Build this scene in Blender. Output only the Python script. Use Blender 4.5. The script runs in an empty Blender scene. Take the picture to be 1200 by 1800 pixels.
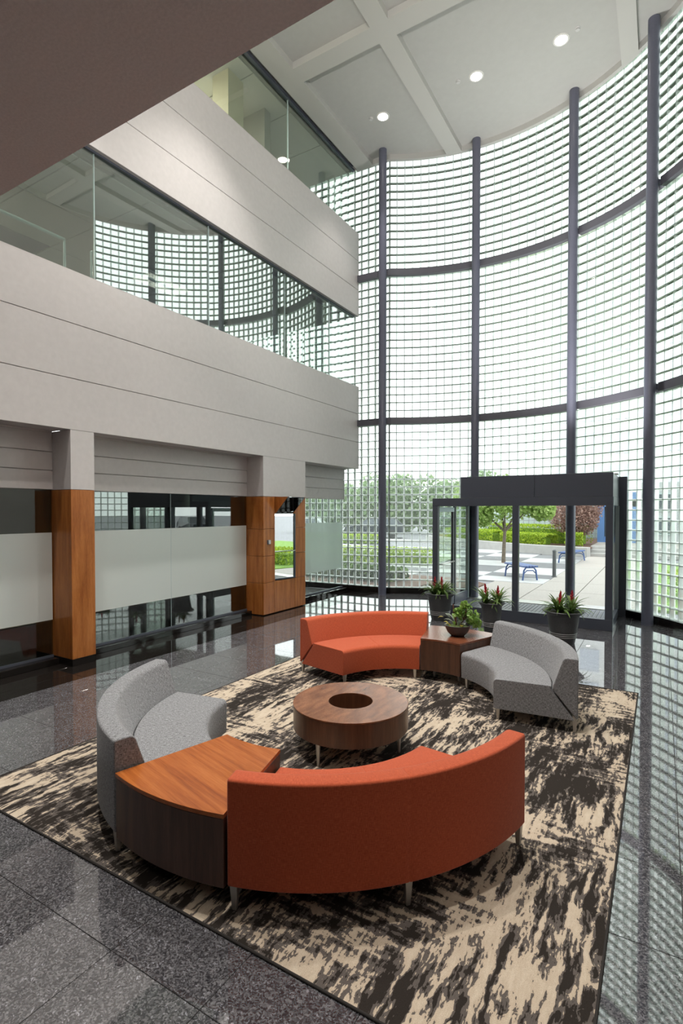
import bpy, bmesh, math, random
import numpy as np
from mathutils import Vector, Matrix, noise as mnoise
random.seed(7); rng = np.random.default_rng(7)
S = bpy.context.scene
COL = S.collection
PI = math.pi

# ------------------------------------------------------------------ camera
CAM_H = 2.15; F_PX = 931.5; YAW = math.radians(31.115); PITCH = 0.0203
cam_d = bpy.data.cameras.new('camera'); cam = bpy.data.objects.new('camera', cam_d); COL.objects.link(cam)
cam_d.sensor_fit = 'VERTICAL'; cam_d.sensor_height = 36.0; cam_d.lens = F_PX / 1800.0 * 36.0
cam_d.shift_y = (916.2 - 900.0) / 1800.0
cam_d.clip_start = 0.02; cam_d.clip_end = 400
cam.location = (0, 0, CAM_H); cam.rotation_euler = (PI / 2 - PITCH, 0, YAW)
S.camera = cam

# ------------------------------------------------------------------ sky, light, exposure
wd = bpy.data.worlds.new('overcast_sky'); S.world = wd; wd.use_nodes = True
wn = wd.node_tree.nodes; wl = wd.node_tree.links; wn.clear()
wo = wn.new('ShaderNodeOutputWorld'); wb = wn.new('ShaderNodeBackground')
wb.inputs[0].default_value = (0.96, 0.985, 1.0, 1); wb.inputs[1].default_value = 3.2
wl.new(wb.outputs[0], wo.inputs[0])
S.view_settings.view_transform = 'Standard'; S.view_settings.look = 'None'
S.view_settings.gamma = 1.0; S.view_settings.use_curve_mapping = False
S.view_settings.exposure = 0.16
cy = S.cycles
cy.max_bounces = 9; cy.diffuse_bounces = 4; cy.glossy_bounces = 4; cy.transmission_bounces = 4
cy.transparent_max_bounces = 24; cy.caustics_reflective = False; cy.caustics_refractive = False
cy.sample_clamp_indirect = 6.0
cy.use_denoising = True

# ------------------------------------------------------------------ node materials
def mat(name):
    m = bpy.data.materials.new(name); m.use_nodes = True
    nt = m.node_tree; nt.nodes.clear()
    out = nt.nodes.new('ShaderNodeOutputMaterial')
    return m, nt, out
def nd(nt, t, **kw):
    n = nt.nodes.new(t)
    for k, v in kw.items():
        if k.startswith('i_'):
            key = k[2:]
            n.inputs[int(key) if key.isdigit() else key.replace('_', ' ')].default_value = v
        else: setattr(n, k, v)
    return n
def ramp(nt, fac, stops, interp='LINEAR'):
    r = nt.nodes.new('ShaderNodeValToRGB'); r.color_ramp.interpolation = interp
    e = r.color_ramp.elements
    while len(e) > 1: e.remove(e[-1])
    e[0].position = stops[0][0]; e[0].color = (*stops[0][1], 1)
    for p, c in stops[1:]:
        x = e.new(p); x.color = (*c, 1)
    nt.links.new(fac, r.inputs[0]); return r.outputs[0]
def coords(nt, kind='Object', scale=(1, 1, 1), rot=(0, 0, 0)):
    if kind == 'World':
        g = nt.nodes.new('ShaderNodeNewGeometry'); o = g.outputs['Position']
    else:
        t = nt.nodes.new('ShaderNodeTexCoord'); o = t.outputs[kind]
    mp = nt.nodes.new('ShaderNodeMapping'); mp.inputs['Scale'].default_value = scale; mp.inputs['Rotation'].default_value = rot
    nt.links.new(o, mp.inputs[0]); return mp.outputs[0]
def math_n(nt, op, a, b=None):
    n = nt.nodes.new('ShaderNodeMath'); n.operation = op
    for i, x in enumerate((a, b)):
        if x is None: continue
        if isinstance(x, (int, float)): n.inputs[i].default_value = x
        else: nt.links.new(x, n.inputs[i])
    return n.outputs[0]
def noise_t(nt, vec, scale, detail=2.0, rough=.5, dist=0.0):
    n = nd(nt, 'ShaderNodeTexNoise'); n.inputs['Scale'].default_value = scale; n.inputs['Detail'].default_value = detail
    n.inputs['Roughness'].default_value = rough; n.inputs['Distortion'].default_value = dist
    nt.links.new(vec, n.inputs['Vector']); return n
def principled(nt, out, color=None, rough=.5, metal=0.0, spec=.5, bump=None, bstr=.2, bdist=.01):
    p = nt.nodes.new('ShaderNodeBsdfPrincipled')
    if isinstance(color, tuple): p.inputs['Base Color'].default_value = (*color, 1)
    elif color is not None: nt.links.new(color, p.inputs['Base Color'])
    if isinstance(rough, (int, float)): p.inputs['Roughness'].default_value = rough
    else: nt.links.new(rough, p.inputs['Roughness'])
    p.inputs['Metallic'].default_value = metal; p.inputs['Specular IOR Level'].default_value = spec
    if bump is not None:
        b = nt.nodes.new('ShaderNodeBump'); b.inputs['Strength'].default_value = bstr; b.inputs['Distance'].default_value = bdist
        nt.links.new(bump, b.inputs['Height']); nt.links.new(b.outputs[0], p.inputs['Normal'])
    nt.links.new(p.outputs[0], out.inputs[0]); return p
def simple(name, color, rough=.5, metal=0.0, spec=.5, nscale=None, namp=.15, bstr=0.0):
    m, nt, out = mat(name)
    if nscale:
        v = coords(nt, 'World'); n = noise_t(nt, v, nscale, 3)
        lo = tuple(c * (1 - namp) for c in color); hi = tuple(min(1, c * (1 + namp)) for c in color)
        c = ramp(nt, n.outputs[0], [(.3, lo), (.7, hi)])
        principled(nt, out, c, rough, metal, spec, n.outputs[0] if bstr else None, bstr, .004)
    else: principled(nt, out, color, rough, metal, spec)
    return m
def emission(name, color, s):
    m, nt, out = mat(name); e = nd(nt, 'ShaderNodeEmission'); e.inputs[0].default_value = (*color, 1); e.inputs[1].default_value = s
    nt.links.new(e.outputs[0], out.inputs[0]); return m
def thin_fresnel(nt, ior):
    ge = nt.nodes.new('ShaderNodeNewGeometry')
    e = math_n(nt, 'SUBTRACT', 1.0, math_n(nt, 'MULTIPLY', ge.outputs['Backfacing'], 2.0))
    fr = nt.nodes.new('ShaderNodeFresnel'); nt.links.new(math_n(nt, 'POWER', ior, e), fr.inputs[0]); return fr
def glass(name, tint, ior, rough=0.0, refl=1.0):
    m, nt, out = mat(name)
    tr = nd(nt, 'ShaderNodeBsdfTransparent'); tr.inputs[0].default_value = (*tint, 1)
    gl = nd(nt, 'ShaderNodeBsdfGlossy'); gl.inputs['Roughness'].default_value = rough; gl.inputs[0].default_value = (refl, refl, refl, 1)
    fr = thin_fresnel(nt, ior)
    mx = nd(nt, 'ShaderNodeMixShader'); nt.links.new(fr.outputs[0], mx.inputs[0])
    nt.links.new(tr.outputs[0], mx.inputs[1]); nt.links.new(gl.outputs[0], mx.inputs[2]); nt.links.new(mx.outputs[0], out.inputs[0])
    return m

M = {}
M['paint'] = simple('gray_wall_paint', (.61, .578, .573), .55, nscale=14, namp=.03, bstr=.03)
M['ceil_paint'] = simple('ceiling_paint', (.49, .495, .48), .7, nscale=9, namp=.02)
M['beam_paint'] = simple('beam_paint', (.55, .55, .53), .7)
M['soffit'] = simple('mauve_soffit_paint', (.85, .765, .745), .7, nscale=120, namp=.05, bstr=.15)
M['column'] = simple('slate_blue_paint', (.13, .137, .19), .3, nscale=40, namp=.05)
M['band'] = simple('slate_band_paint', (.11, .11, .135), .4)
M['frame'] = simple('charcoal_frame_paint', (.075, .085, .112), .35)
M['steel_edge'] = simple('pale_steel_edge', (.42, .5, .52), .3, .6)
M['black_stone'] = simple('black_polished_stone', (.012, .010, .009), .06, spec=.5, nscale=30, namp=.4)
M['grout'] = simple('dark_grout', (.05, .047, .045), .8)
M['white_metal'] = simple('white_enamel', (.75, .75, .73), .4)
M['chrome'] = simple('brushed_aluminium', (.62, .61, .59), .3, .9)
M['leg'] = simple('satin_metal_leg', (.50, .48, .45), .38, .75)
M['pot'] = simple('charcoal_planter', (.068, .069, .072), .42, nscale=60, namp=.15)
M['pot_ring'] = simple('worn_silver_ring', (.3, .3, .3), .35, .3)
M['soil'] = simple('dark_soil', (.05, .035, .022), .9, nscale=60, namp=.6, bstr=.8)
M['moss'] = simple('green_moss', (.10, .14, .035), .9, nscale=60, namp=.6, bstr=.8)
M['bench'] = simple('blue_bench_paint', (.06, .11, .27), .4)
M['concrete'] = simple('pale_concrete', (.37, .36, .35), .85, nscale=3, namp=.08)
M['aggregate'] = simple('tan_aggregate_concrete', (.335, .312, .288), .9, nscale=25, namp=.14)
M['gray_paver'] = simple('gray_paver', (.155, .158, .165), .85, nscale=4, namp=.1)
M['white_paver'] = simple('white_paver', (.44, .445, .445), .85, nscale=4, namp=.06)
M['asphalt'] = simple('asphalt', (.22, .22, .235), .9, nscale=6, namp=.1)
M['mulch'] = simple('brown_mulch', (.13, .075, .055), .95, nscale=12, namp=.5, bstr=1.0)
M['lawn'] = simple('lawn_green', (.15, .27, .04), .95, nscale=5, namp=.25, bstr=.6)
M['bark'] = simple('gray_bark', (.16, .13, .10), .9, nscale=18, namp=.3)
M['hedge_core'] = simple('hedge_core_green', (.13, .22, .02), .95, nscale=22, namp=.7, bstr=1.0)
M['dark_metal'] = simple('dark_bollard_metal', (.09, .095, .10), .45)
M['blue_frame'] = simple('blue_door_frame', (.10, .20, .42), .4)
M['facade'] = simple('pale_facade', (.36, .375, .39), .7, nscale=2, namp=.06)
M['dark_pane'] = simple('dark_window_glass', (.06, .075, .09), .08)
M['mirror'] = simple('mirror_silver', (.86, .88, .88), .01, 1.0)
M['mirror_dark'] = simple('dark_mirror', (.25, .25, .25), .03, 1.0)
M['near_wall'] = simple('dark_taupe_paint', (.26, .24, .232), .6)
M['side_wall'] = simple('side_wall_paint', (.60, .575, .56), .6)
M['office_wall'] = simple('office_wall_gray', (.33, .33, .30), .8)
M['office_ceil'] = simple('office_ceiling', (.55, .55, .52), .8)
M['office_cream'] = simple('cream_column_paint', (.62, .57, .42), .7)
M['office_floor'] = simple('office_carpet', (.09, .09, .09), .95)
M['rail'] = simple('pale_blue_rail', (.55, .68, .70), .35)
M['tyre'] = simple('tyre_rubber', (.02, .02, .02), .8)
M['car'] = simple('dark_car_paint', (.02, .025, .035), .2)
M['sign'] = simple('sign_blue', (.06, .12, .35), .5)
M['plastic'] = simple('light_gray_plastic', (.6, .6, .6), .5)
M['lamp'] = emission('warm_lamp_lens', (1.0, .93, .82), 30.0)
M['glass'] = glass('window_glass', (.78, .85, .81), 3.0)
M['glass_top'] = glass('clear_upper_glass', (.87, .92, .88), 2.0)
M['glass_low'] = glass('tinted_partition_glass', (.55, .62, .58), 2.2)
M['glass_door'] = glass('door_glass', (.95, .975, .96), 1.35)

def frosted(name, clear):
    m, nt, out = mat(name)
    d = nd(nt, 'ShaderNodeBsdfDiffuse'); d.inputs[0].default_value = (.84, .90, .87, 1)
    t = nd(nt, 'ShaderNodeBsdfTranslucent'); t.inputs[0].default_value = (.55, .62, .58, 1)
    g = nd(nt, 'ShaderNodeBsdfGlossy'); g.inputs['Roughness'].default_value = .28
    a = nd(nt, 'ShaderNodeMixShader'); a.inputs[0].default_value = .2
    nt.links.new(d.outputs[0], a.inputs[1]); nt.links.new(t.outputs[0], a.inputs[2])
    b = nd(nt, 'ShaderNodeMixShader'); b.inputs[0].default_value = .10
    nt.links.new(a.outputs[0], b.inputs[1]); nt.links.new(g.outputs[0], b.inputs[2])
    c = nd(nt, 'ShaderNodeMixShader'); c.inputs[0].default_value = clear; tp = nd(nt, 'ShaderNodeBsdfTransparent'); tp.inputs[0].default_value = (.8, .9, .86, 1)
    nt.links.new(b.outputs[0], c.inputs[1]); nt.links.new(tp.outputs[0], c.inputs[2]); nt.links.new(c.outputs[0], out.inputs[0])
    return m
M['frosted'] = frosted('frosted_glass_film', .04); M['frosted_lit'] = frosted('backlit_frosted_glass_film', .38)  # second one is the same film made clearer, so the backlit bay glows
def block_mats():
    m, nt, out = mat('glass_block_face')
    tr = nd(nt, 'ShaderNodeBsdfTransparent'); tr.inputs[0].default_value = (.93, .965, .94, 1)
    gl = nd(nt, 'ShaderNodeBsdfGlossy'); gl.inputs['Roughness'].default_value = .03
    fr = thin_fresnel(nt, 1.42)
    mx = nd(nt, 'ShaderNodeMixShader'); L = nt.links
    L.new(fr.outputs[0], mx.inputs[0]); L.new(tr.outputs[0], mx.inputs[1]); L.new(gl.outputs[0], mx.inputs[2]); L.new(mx.outputs[0], out.inputs[0])
    m2, nt, out = mat('glass_block_back')
    tr = nd(nt, 'ShaderNodeBsdfTransparent'); tr.inputs[0].default_value = (.86, .91, .88, 1)
    tl = nd(nt, 'ShaderNodeBsdfTranslucent'); tl.inputs[0].default_value = (.92, .97, .95, 1)
    mx = nd(nt, 'ShaderNodeMixShader'); mx.inputs[0].default_value = .07; L = nt.links
    L.new(tr.outputs[0], mx.inputs[1]); L.new(tl.outputs[0], mx.inputs[2]); L.new(mx.outputs[0], out.inputs[0])
    m3, nt, out = mat('glass_block_edge')
    gl = nd(nt, 'ShaderNodeBsdfGlossy'); gl.inputs['Roughness'].default_value = .12; gl.inputs[0].default_value = (.90, .96, .915, 1)
    df = nd(nt, 'ShaderNodeBsdfDiffuse'); df.inputs[0].default_value = (.80, .86, .81, 1)
    a = nd(nt, 'ShaderNodeMixShader'); a.inputs[0].default_value = .5; L = nt.links
    L.new(gl.outputs[0], a.inputs[1]); L.new(df.outputs[0], a.inputs[2]); L.new(a.outputs[0], out.inputs[0])
    m4 = simple('gray_green_mortar', (.13, .15, .125), .8)
    m5, nt, out = mat('glass_block_rim')
    tr = nd(nt, 'ShaderNodeBsdfTransparent'); tr.inputs[0].default_value = (.90, .95, .92, 1)
    tl = nd(nt, 'ShaderNodeBsdfTranslucent'); tl.inputs[0].default_value = (.92, .97, .95, 1)
    mx = nd(nt, 'ShaderNodeMixShader'); mx.inputs[0].default_value = .55; L = nt.links
    L.new(tr.outputs[0], mx.inputs[1]); L.new(tl.outputs[0], mx.inputs[2]); L.new(mx.outputs[0], out.inputs[0])
    return m, m2, m3, m4, m5
M['bk_face'], M['bk_back'], M['bk_edge'], M['mortar'], M['bk_rim'] = block_mats()

def wood(name, dark, mid, light, rough, scale=(6, 6, .6), kind='Object', spec=.5):
    m, nt, out = mat(name)
    v = coords(nt, kind, scale)
    n1 = noise_t(nt, v, 2.2, 4, .55, .25)
    v2 = coords(nt, kind, tuple(s * 8 for s in scale)); n2 = noise_t(nt, v2, 2.5, 3, .6)
    f = math_n(nt, 'ADD', math_n(nt, 'MULTIPLY', n1.outputs[0], .68), math_n(nt, 'MULTIPLY', n2.outputs[0], .32))
    c = ramp(nt, f, [(.34, dark), (.5, mid), (.64, light)])
    principled(nt, out, c, rough, 0, spec, n2.outputs[0], .04, .002); return m
M['wood_pier'] = wood('cherry_veneer_vertical', (.26, .075, .015), (.40, .135, .03), (.50, .19, .05), .28)
M['wood_table'] = wood('cherry_veneer_lit', (.24, .058, .012), (.36, .10, .02), (.46, .145, .032), .25, (14, .5, 14))  # near table top, its strong light put into the wood colour
M['wood_body'] = wood('dark_walnut_side', (.045, .020, .012), (.075, .034, .020), (.11, .05, .03), .38, (8, 8, .6))
M['wood_table_dim'] = wood('cherry_veneer_dim', (.11, .035, .018), (.17, .055, .027), (.24, .085, .04), .22, (14, .6, 14))  # darker copy of the table wood, the far table's weaker light in its colour
M['wood_side2'] = wood('red_brown_table_side', (.05, .02, .011), (.085, .034, .018), (.12, .05, .026), .35, (8, 8, .6))
M['wood_ct'] = wood('walnut_coffee_top', (.12, .045, .022), (.20, .08, .038), (.29, .125, .06), .26, (7, 2.2, 7))
M['wood_ct_side'] = wood('walnut_coffee_side', (.07, .028, .014), (.12, .05, .025), (.17, .075, .038), .32, (9, 9, .5))

def fabric(name, dark, mid, light, sx, sy, thread=420.0, heather=.5, rough=.9):
    m, nt, out = mat(name)
    t = nt.nodes.new('ShaderNodeTexCoord')
    def mp(s):
        p = nt.nodes.new('ShaderNodeMapping'); p.inputs['Scale'].default_value = s; nt.links.new(t.outputs['UV'], p.inputs[0]); return p.outputs[0]
    a = noise_t(nt, mp((sx, sy, 1)), 1.0, 2, .6); b = noise_t(nt, mp((sy, sx, 1)), 1.0, 2, .6)
    f = math_n(nt, 'ADD', math_n(nt, 'MULTIPLY', a.outputs[0], .5), math_n(nt, 'MULTIPLY', b.outputs[0], .5))
    c = ramp(nt, f, [(.5 - .14 * heather - .06, dark), (.5, mid), (.5 + .14 * heather + .06, light)])
    w = nd(nt, 'ShaderNodeTexWave'); w.inputs['Scale'].default_value = thread / 6.0; nt.links.new(mp((1, 1, 1)), w.inputs[0])
    w2 = nd(nt, 'ShaderNodeTexWave', bands_direction='Y'); w2.inputs['Scale'].default_value = thread / 6.0; nt.links.new(mp((1, 1, 1)), w2.inputs[0])
    h = math_n(nt, 'ADD', math_n(nt, 'MULTIPLY', w.outputs['Fac'], w2.outputs['Fac']), f)
    p = principled(nt, out, c, rough, 0, .15, h, .25, .003)
    p.inputs['Sheen Weight'].default_value = .25; p.inputs['Sheen Roughness'].default_value = .4
    return m
M['orange'] = fabric('orange_woven_fabric', (.34, .06, .025), (.47, .092, .04), (.60, .14, .062), 380, 34, 520, .8)
M['grayfab'] = fabric('heathered_gray_tweed', (.085, .087, .093), (.235, .238, .248), (.42, .425, .445), 330, 40, 460, .35)

def granite():
    m, nt, out = mat('speckled_gray_granite')
    v = coords(nt, 'World')
    oi = nt.nodes.new('ShaderNodeObjectInfo')
    ad = nt.nodes.new('ShaderNodeVectorMath'); ad.operation = 'ADD'
    cb = nt.nodes.new('ShaderNodeCombineXYZ'); nt.links.new(math_n(nt, 'MULTIPLY', oi.outputs['Random'], 40.0), cb.inputs[2])
    nt.links.new(v, ad.inputs[0]); nt.links.new(cb.outputs[0], ad.inputs[1]); vv = ad.outputs[0]
    vo = nd(nt, 'ShaderNodeTexVoronoi'); vo.inputs['Scale'].default_value = 140.0; vo.inputs['Randomness'].default_value = 1.0
    n0 = noise_t(nt, vv, 30, 2); dv = nt.nodes.new('ShaderNodeVectorMath'); dv.operation = 'SCALE'; nt.links.new(n0.outputs['Color'], dv.inputs[0]); dv.inputs['Scale'].default_value = .03
    a2 = nt.nodes.new('ShaderNodeVectorMath'); a2.operation = 'ADD'; nt.links.new(vv, a2.inputs[0]); nt.links.new(dv.outputs[0], a2.inputs[1])
    nt.links.new(a2.outputs[0], vo.inputs['Vector'])
    sp = nt.nodes.new('ShaderNodeSeparateColor'); nt.links.new(vo.outputs['Color'], sp.inputs[0])
    big = noise_t(nt, vv, 9, 3, .6)
    f = math_n(nt, 'ADD', math_n(nt, 'MULTIPLY', sp.outputs[0], .75), math_n(nt, 'MULTIPLY', big.outputs[0], .3))
    c = ramp(nt, f, [(.12, (.022, .022, .026)), (.42, (.060, .059, .065)), (.66, (.112, .110, .118)), (.86, (.175, .172, .180)), (.93, (.30, .30, .34)), (1.0, (.45, .44, .45))])
    r = ramp(nt, sp.outputs[1], [(.0, (.018,) * 3), (1.0, (.045,) * 3)])
    p = principled(nt, out, c, r, 0, 1.0); p.inputs['IOR'].default_value = 1.75; return m
M['granite'] = granite()

def rug_mat():
    m, nt, out = mat('abstract_rug_pile')
    v0 = coords(nt, 'World')
    wn_ = noise_t(nt, v0, 2.2, 3, .6); sc = nt.nodes.new('ShaderNodeVectorMath'); sc.operation = 'SCALE'; sc.inputs['Scale'].default_value = .09
    nt.links.new(wn_.outputs['Color'], sc.inputs[0]); ad = nt.nodes.new('ShaderNodeVectorMath'); ad.operation = 'ADD'
    nt.links.new(v0, ad.inputs[0]); nt.links.new(sc.outputs[0], ad.inputs[1]); v = ad.outputs[0]
    def mp(s, src=v):
        p = nt.nodes.new('ShaderNodeMapping'); p.inputs['Scale'].default_value = s; nt.links.new(src, p.inputs[0]); return p.outputs[0]
    s1 = noise_t(nt, mp((18.0, 3.1, 1)), 1.0, 3, .6, .15)         # streaks along the room
    s2 = noise_t(nt, mp((3.8, 18.0, 1)), 1.0, 3, .6, .15)         # cross strokes
    big = noise_t(nt, mp((1.9, 1.0, 1)), 1.0, 2, .5)
    blk = nd(nt, 'ShaderNodeTexVoronoi'); blk.distance = 'CHEBYCHEV'; blk.inputs['Scale'].default_value = 1.0; wb2 = noise_t(nt, mp((12, 7, 1)), 1.0, 2); sb2 = nt.nodes.new('ShaderNodeVectorMath'); sb2.operation = 'SCALE'; sb2.inputs['Scale'].default_value = .9; nt.links.new(wb2.outputs['Color'], sb2.inputs[0]); ab2 = nt.nodes.new('ShaderNodeVectorMath'); nt.links.new(mp((5.5, 2.6, 1)), ab2.inputs[0]); nt.links.new(sb2.outputs[0], ab2.inputs[1]); nt.links.new(ab2.outputs[0], blk.inputs['Vector'])
    bs = nt.nodes.new('ShaderNodeSeparateColor'); nt.links.new(blk.outputs['Color'], bs.inputs[0])
    fine = noise_t(nt, mp((52, 16, 1)), 1.0, 3, .6)
    sel = ramp(nt, noise_t(nt, mp((.8, 1.0, 3)), 1.0, 1).outputs[0], [(.50, (0,) * 3), (.62, (.75,) * 3)])
    mixf = nt.nodes.new('ShaderNodeMix'); nt.links.new(sel, mixf.inputs[0]); nt.links.new(s1.outputs[0], mixf.inputs[2]); nt.links.new(s2.outputs[0], mixf.inputs[3])
    def term(o, k): return math_n(nt, 'MULTIPLY', math_n(nt, 'SUBTRACT', o, .5), k)
    f = math_n(nt, 'ADD', .5, math_n(nt, 'ADD', math_n(nt, 'ADD', term(mixf.outputs[0], 1.0), term(big.outputs[0], .62)), math_n(nt, 'ADD', term(bs.outputs[0], .12), term(fine.outputs[0], .42))))
    dark = (.034, .028, .024); taupe = (.135, .117, .105); beige = (.56, .46, .35); pale = (.66, .565, .445)
    c = ramp(nt, f, [(.0, dark), (.442, dark), (.452, taupe), (.527, taupe), (.537, beige), (.75, pale)])
    pile = noise_t(nt, mp((1, 1, 1), v0), 260, 2, .7)
    mul = nt.nodes.new('ShaderNodeMix'); mul.data_type = 'RGBA'; mul.blend_type = 'MULTIPLY'; mul.inputs[0].default_value = 1.0
    pr_ = ramp(nt, pile.outputs[0], [(.3, (.72,) * 3), (.65, (1.0,) * 3)])
    nt.links.new(c, mul.inputs[6]); nt.links.new(pr_, mul.inputs[7])
    h = math_n(nt, 'ADD', math_n(nt, 'MULTIPLY', pile.outputs[0], .5), ramp(nt, f, [(.45, (0,) * 3), (.54, (1,) * 3)]))
    principled(nt, out, mul.outputs[2], .95, 0, .1, h, .5, .008); return m
M['rug'] = rug_mat()
def leaf_mat(name, a, b, rough=.45, tl=.25):
    m, nt, out = mat(name)
    oi = nt.nodes.new('ShaderNodeNewGeometry')
    v = coords(nt, 'World'); n = noise_t(nt, v, 9, 2)
    f = math_n(nt, 'ADD', math_n(nt, 'MULTIPLY', oi.outputs['Random Per Island'], .6), math_n(nt, 'MULTIPLY', n.outputs[0], .4))
    c = ramp(nt, f, [(.2, a), (.75, b)])
    p = nt.nodes.new('ShaderNodeBsdfPrincipled'); nt.links.new(c, p.inputs['Base Color']); p.inputs['Roughness'].default_value = rough
    t = nd(nt, 'ShaderNodeBsdfTranslucent'); nt.links.new(c, t.inputs[0])
    mx = nd(nt, 'ShaderNodeMixShader'); mx.inputs[0].default_value = tl
    nt.links.new(p.outputs[0], mx.inputs[1]); nt.links.new(t.outputs[0], mx.inputs[2]); nt.links.new(mx.outputs[0], out.inputs[0]); return m
M['brom'] = leaf_mat('bromeliad_leaf_green', (.05, .11, .02), (.20, .32, .08), .35)
M['bract'] = leaf_mat('crimson_bract', (.42, .015, .03), (.72, .07, .10), .4)
M['jade'] = leaf_mat('bright_jade_leaf', (.13, .26, .04), (.33, .52, .12), .35)
M['graygreen'] = leaf_mat('gray_green_leaf', (.16, .20, .15), (.3, .34, .26), .4)
M['yellow_leaf'] = leaf_mat('yellow_leaf', (.45, .36, .04), (.62, .50, .08), .5)
M['hedge'] = leaf_mat('hedge_yellow_green', (.20, .33, .015), (.46, .56, .05), .6, .35)
M['hedge_low'] = leaf_mat('hedge_deep_green', (.05, .11, .02), (.16, .26, .05), .6, .3)
M['tree_leaf'] = leaf_mat('spring_tree_leaf', (.22, .36, .07), (.48, .60, .22), .6, .45)
M['far_leaf'] = leaf_mat('far_tree_leaf', (.17, .27, .12), (.36, .46, .25), .7, .4)
M['plum_leaf'] = leaf_mat('dusty_plum_leaf', (.20, .10, .085), (.45, .30, .25), .6, .3)
M['stem_red'] = simple('red_brown_stem', (.12, .05, .035), .7, nscale=80, namp=.5)

# ------------------------------------------------------------------ mesh helpers
class MB:
    def __init__(s): s.v = []; s.f = []; s.m = []; s.uv = None
    def add(s, v, f, mi=0):
        o = len(s.v); s.v += [tuple(x) for x in v]; s.f += [tuple(i + o for i in q) for q in f]; s.m += [mi] * len(f)
    def box(s, x0, x1, y0, y1, z0, z1, mi=0):
        v = [(x, y, z) for z in (z0, z1) for y in (y0, y1) for x in (x0, x1)]
        s.add(v, [(0, 2, 3, 1), (4, 5, 7, 6), (0, 1, 5, 4), (2, 6, 7, 3), (0, 4, 6, 2), (1, 3, 7, 5)], mi)
    def obox(s, p, t, n, w, d, h, mi=0):
        """box centred at p: width w along t, depth d along n, height h up"""
        p = np.array(p, float); t = np.array((*t[:2], 0.)); n = np.array((*n[:2], 0.)); u = np.array((0, 0, 1.))
        v = [p + t * a * w / 2 + n * b * d / 2 + u * c * h / 2 for c in (-1, 1) for b in (-1, 1) for a in (-1, 1)]
        s.add(v, [(0, 2, 3, 1), (4, 5, 7, 6), (0, 1, 5, 4), (2, 6, 7, 3), (0, 4, 6, 2), (1, 3, 7, 5)], mi)
    def lathe(s, prof, n=32, c=(0, 0, 0), mi=0, cap0=True, cap1=True):
        o = len(s.v)
        for r, z in prof:
            for k in range(n):
                a = 2 * PI * k / n; s.v.append((c[0] + r * math.cos(a), c[1] + r * math.sin(a), c[2] + z))
        for i in range(len(prof) - 1):
            for k in range(n):
                k2 = (k + 1) % n; s.f.append((o + i * n + k, o + i * n + k2, o + (i + 1) * n + k2, o + (i + 1) * n + k)); s.m.append(mi)
        if cap0: s.f.append(tuple(o + k for k in reversed(range(n)))); s.m.append(mi)
        if cap1: s.f.append(tuple(o + (len(prof) - 1) * n + k for k in range(n))); s.m.append(mi)
    def tube(s, pts, rad, n=8, mi=0):
        pts = [Vector(p) for p in pts]; rad = rad if isinstance(rad, (list, tuple)) else [rad] * len(pts)
        o = len(s.v); up = Vector((0, 0, 1)); steep = abs((pts[-1] - pts[0]).normalized().z) > .8
        for i, p in enumerate(pts):
            d = (pts[min(i + 1, len(pts) - 1)] - pts[max(i - 1, 0)]).normalized()
            a = d.cross(up if not steep else Vector((1, 0, 0)))
            if a.length < .02: a = d.cross(Vector((0, 1, .3)))
            a.normalize(); b = d.cross(a)
            for k in range(n):
                t = 2 * PI * k / n; s.v.append(tuple(p + (a * math.cos(t) + b * math.sin(t)) * rad[i]))
        for i in range(len(pts) - 1):
            for k in range(n):
                k2 = (k + 1) % n; s.f.append((o + i * n + k, o + (i + 1) * n + k, o + (i + 1) * n + k2, o + i * n + k2)); s.m.append(mi)
        s.f.append(tuple(o + k for k in range(n))); s.f.append(tuple(o + (len(pts) - 1) * n + k for k in reversed(range(n)))); s.m += [mi, mi]
    def mesh(s, name, mats):
        me = bpy.data.meshes.new(name); me.from_pydata(s.v, [], s.f)
        for x in (mats if isinstance(mats, (list, tuple)) else [mats]): me.materials.append(x)
        if any(s.m): me.polygons.foreach_set('material_index', s.m)
        me.update(); return me
def link(name, data, parent=None, loc=None, rotz=None):
    o = bpy.data.objects.new(name, data); COL.objects.link(o)
    if parent is not None: o.parent = parent
    if loc is not None: o.location = loc
    if rotz is not None: o.rotation_euler = (0, 0, rotz)
    return o
def build(name, mb, mats, parent=None, loc=None, rotz=None, bevel=0, smooth=None, fix=True, seg=2):
    me = mb.mesh(name, mats)
    if fix:
        b = bmesh.new(); b.from_mesh(me); bmesh.ops.recalc_face_normals(b, faces=b.faces); b.to_mesh(me); b.free()
    o = link(name, me, parent, loc, rotz)
    if bevel:
        md = o.modifiers.new('edge', 'BEVEL'); md.width = bevel; md.segments = seg; md.limit_method = 'ANGLE'; md.angle_limit = math.radians(40)
    if smooth is not None:
        me.polygons.foreach_set('use_smooth', [True] * len(me.polygons))
        me.set_sharp_from_angle(angle=math.radians(smooth))
    return o
def tag(o, label, cat, group=None, kind=None):
    o['label'] = label; o['category'] = cat
    if group: o['group'] = group
    if kind: o['kind'] = kind
    return o
def thing(name, label, cat, loc=(0, 0, 0), rotz=0, group=None, kind=None):
    o = link(name, None, None, loc, rotz); o.empty_display_size = .1
    return tag(o, label, cat, group, kind)
def copy_tree(src, parent=None, loc=None, rotz=None):
    c = src.copy(); COL.objects.link(c)
    if parent is not None: c.parent = parent
    if loc is not None: c.location = loc
    if rotz is not None: c.rotation_euler = (0, 0, rotz)
    for ch in list(src.children): copy_tree(ch, c)
    return c

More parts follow.
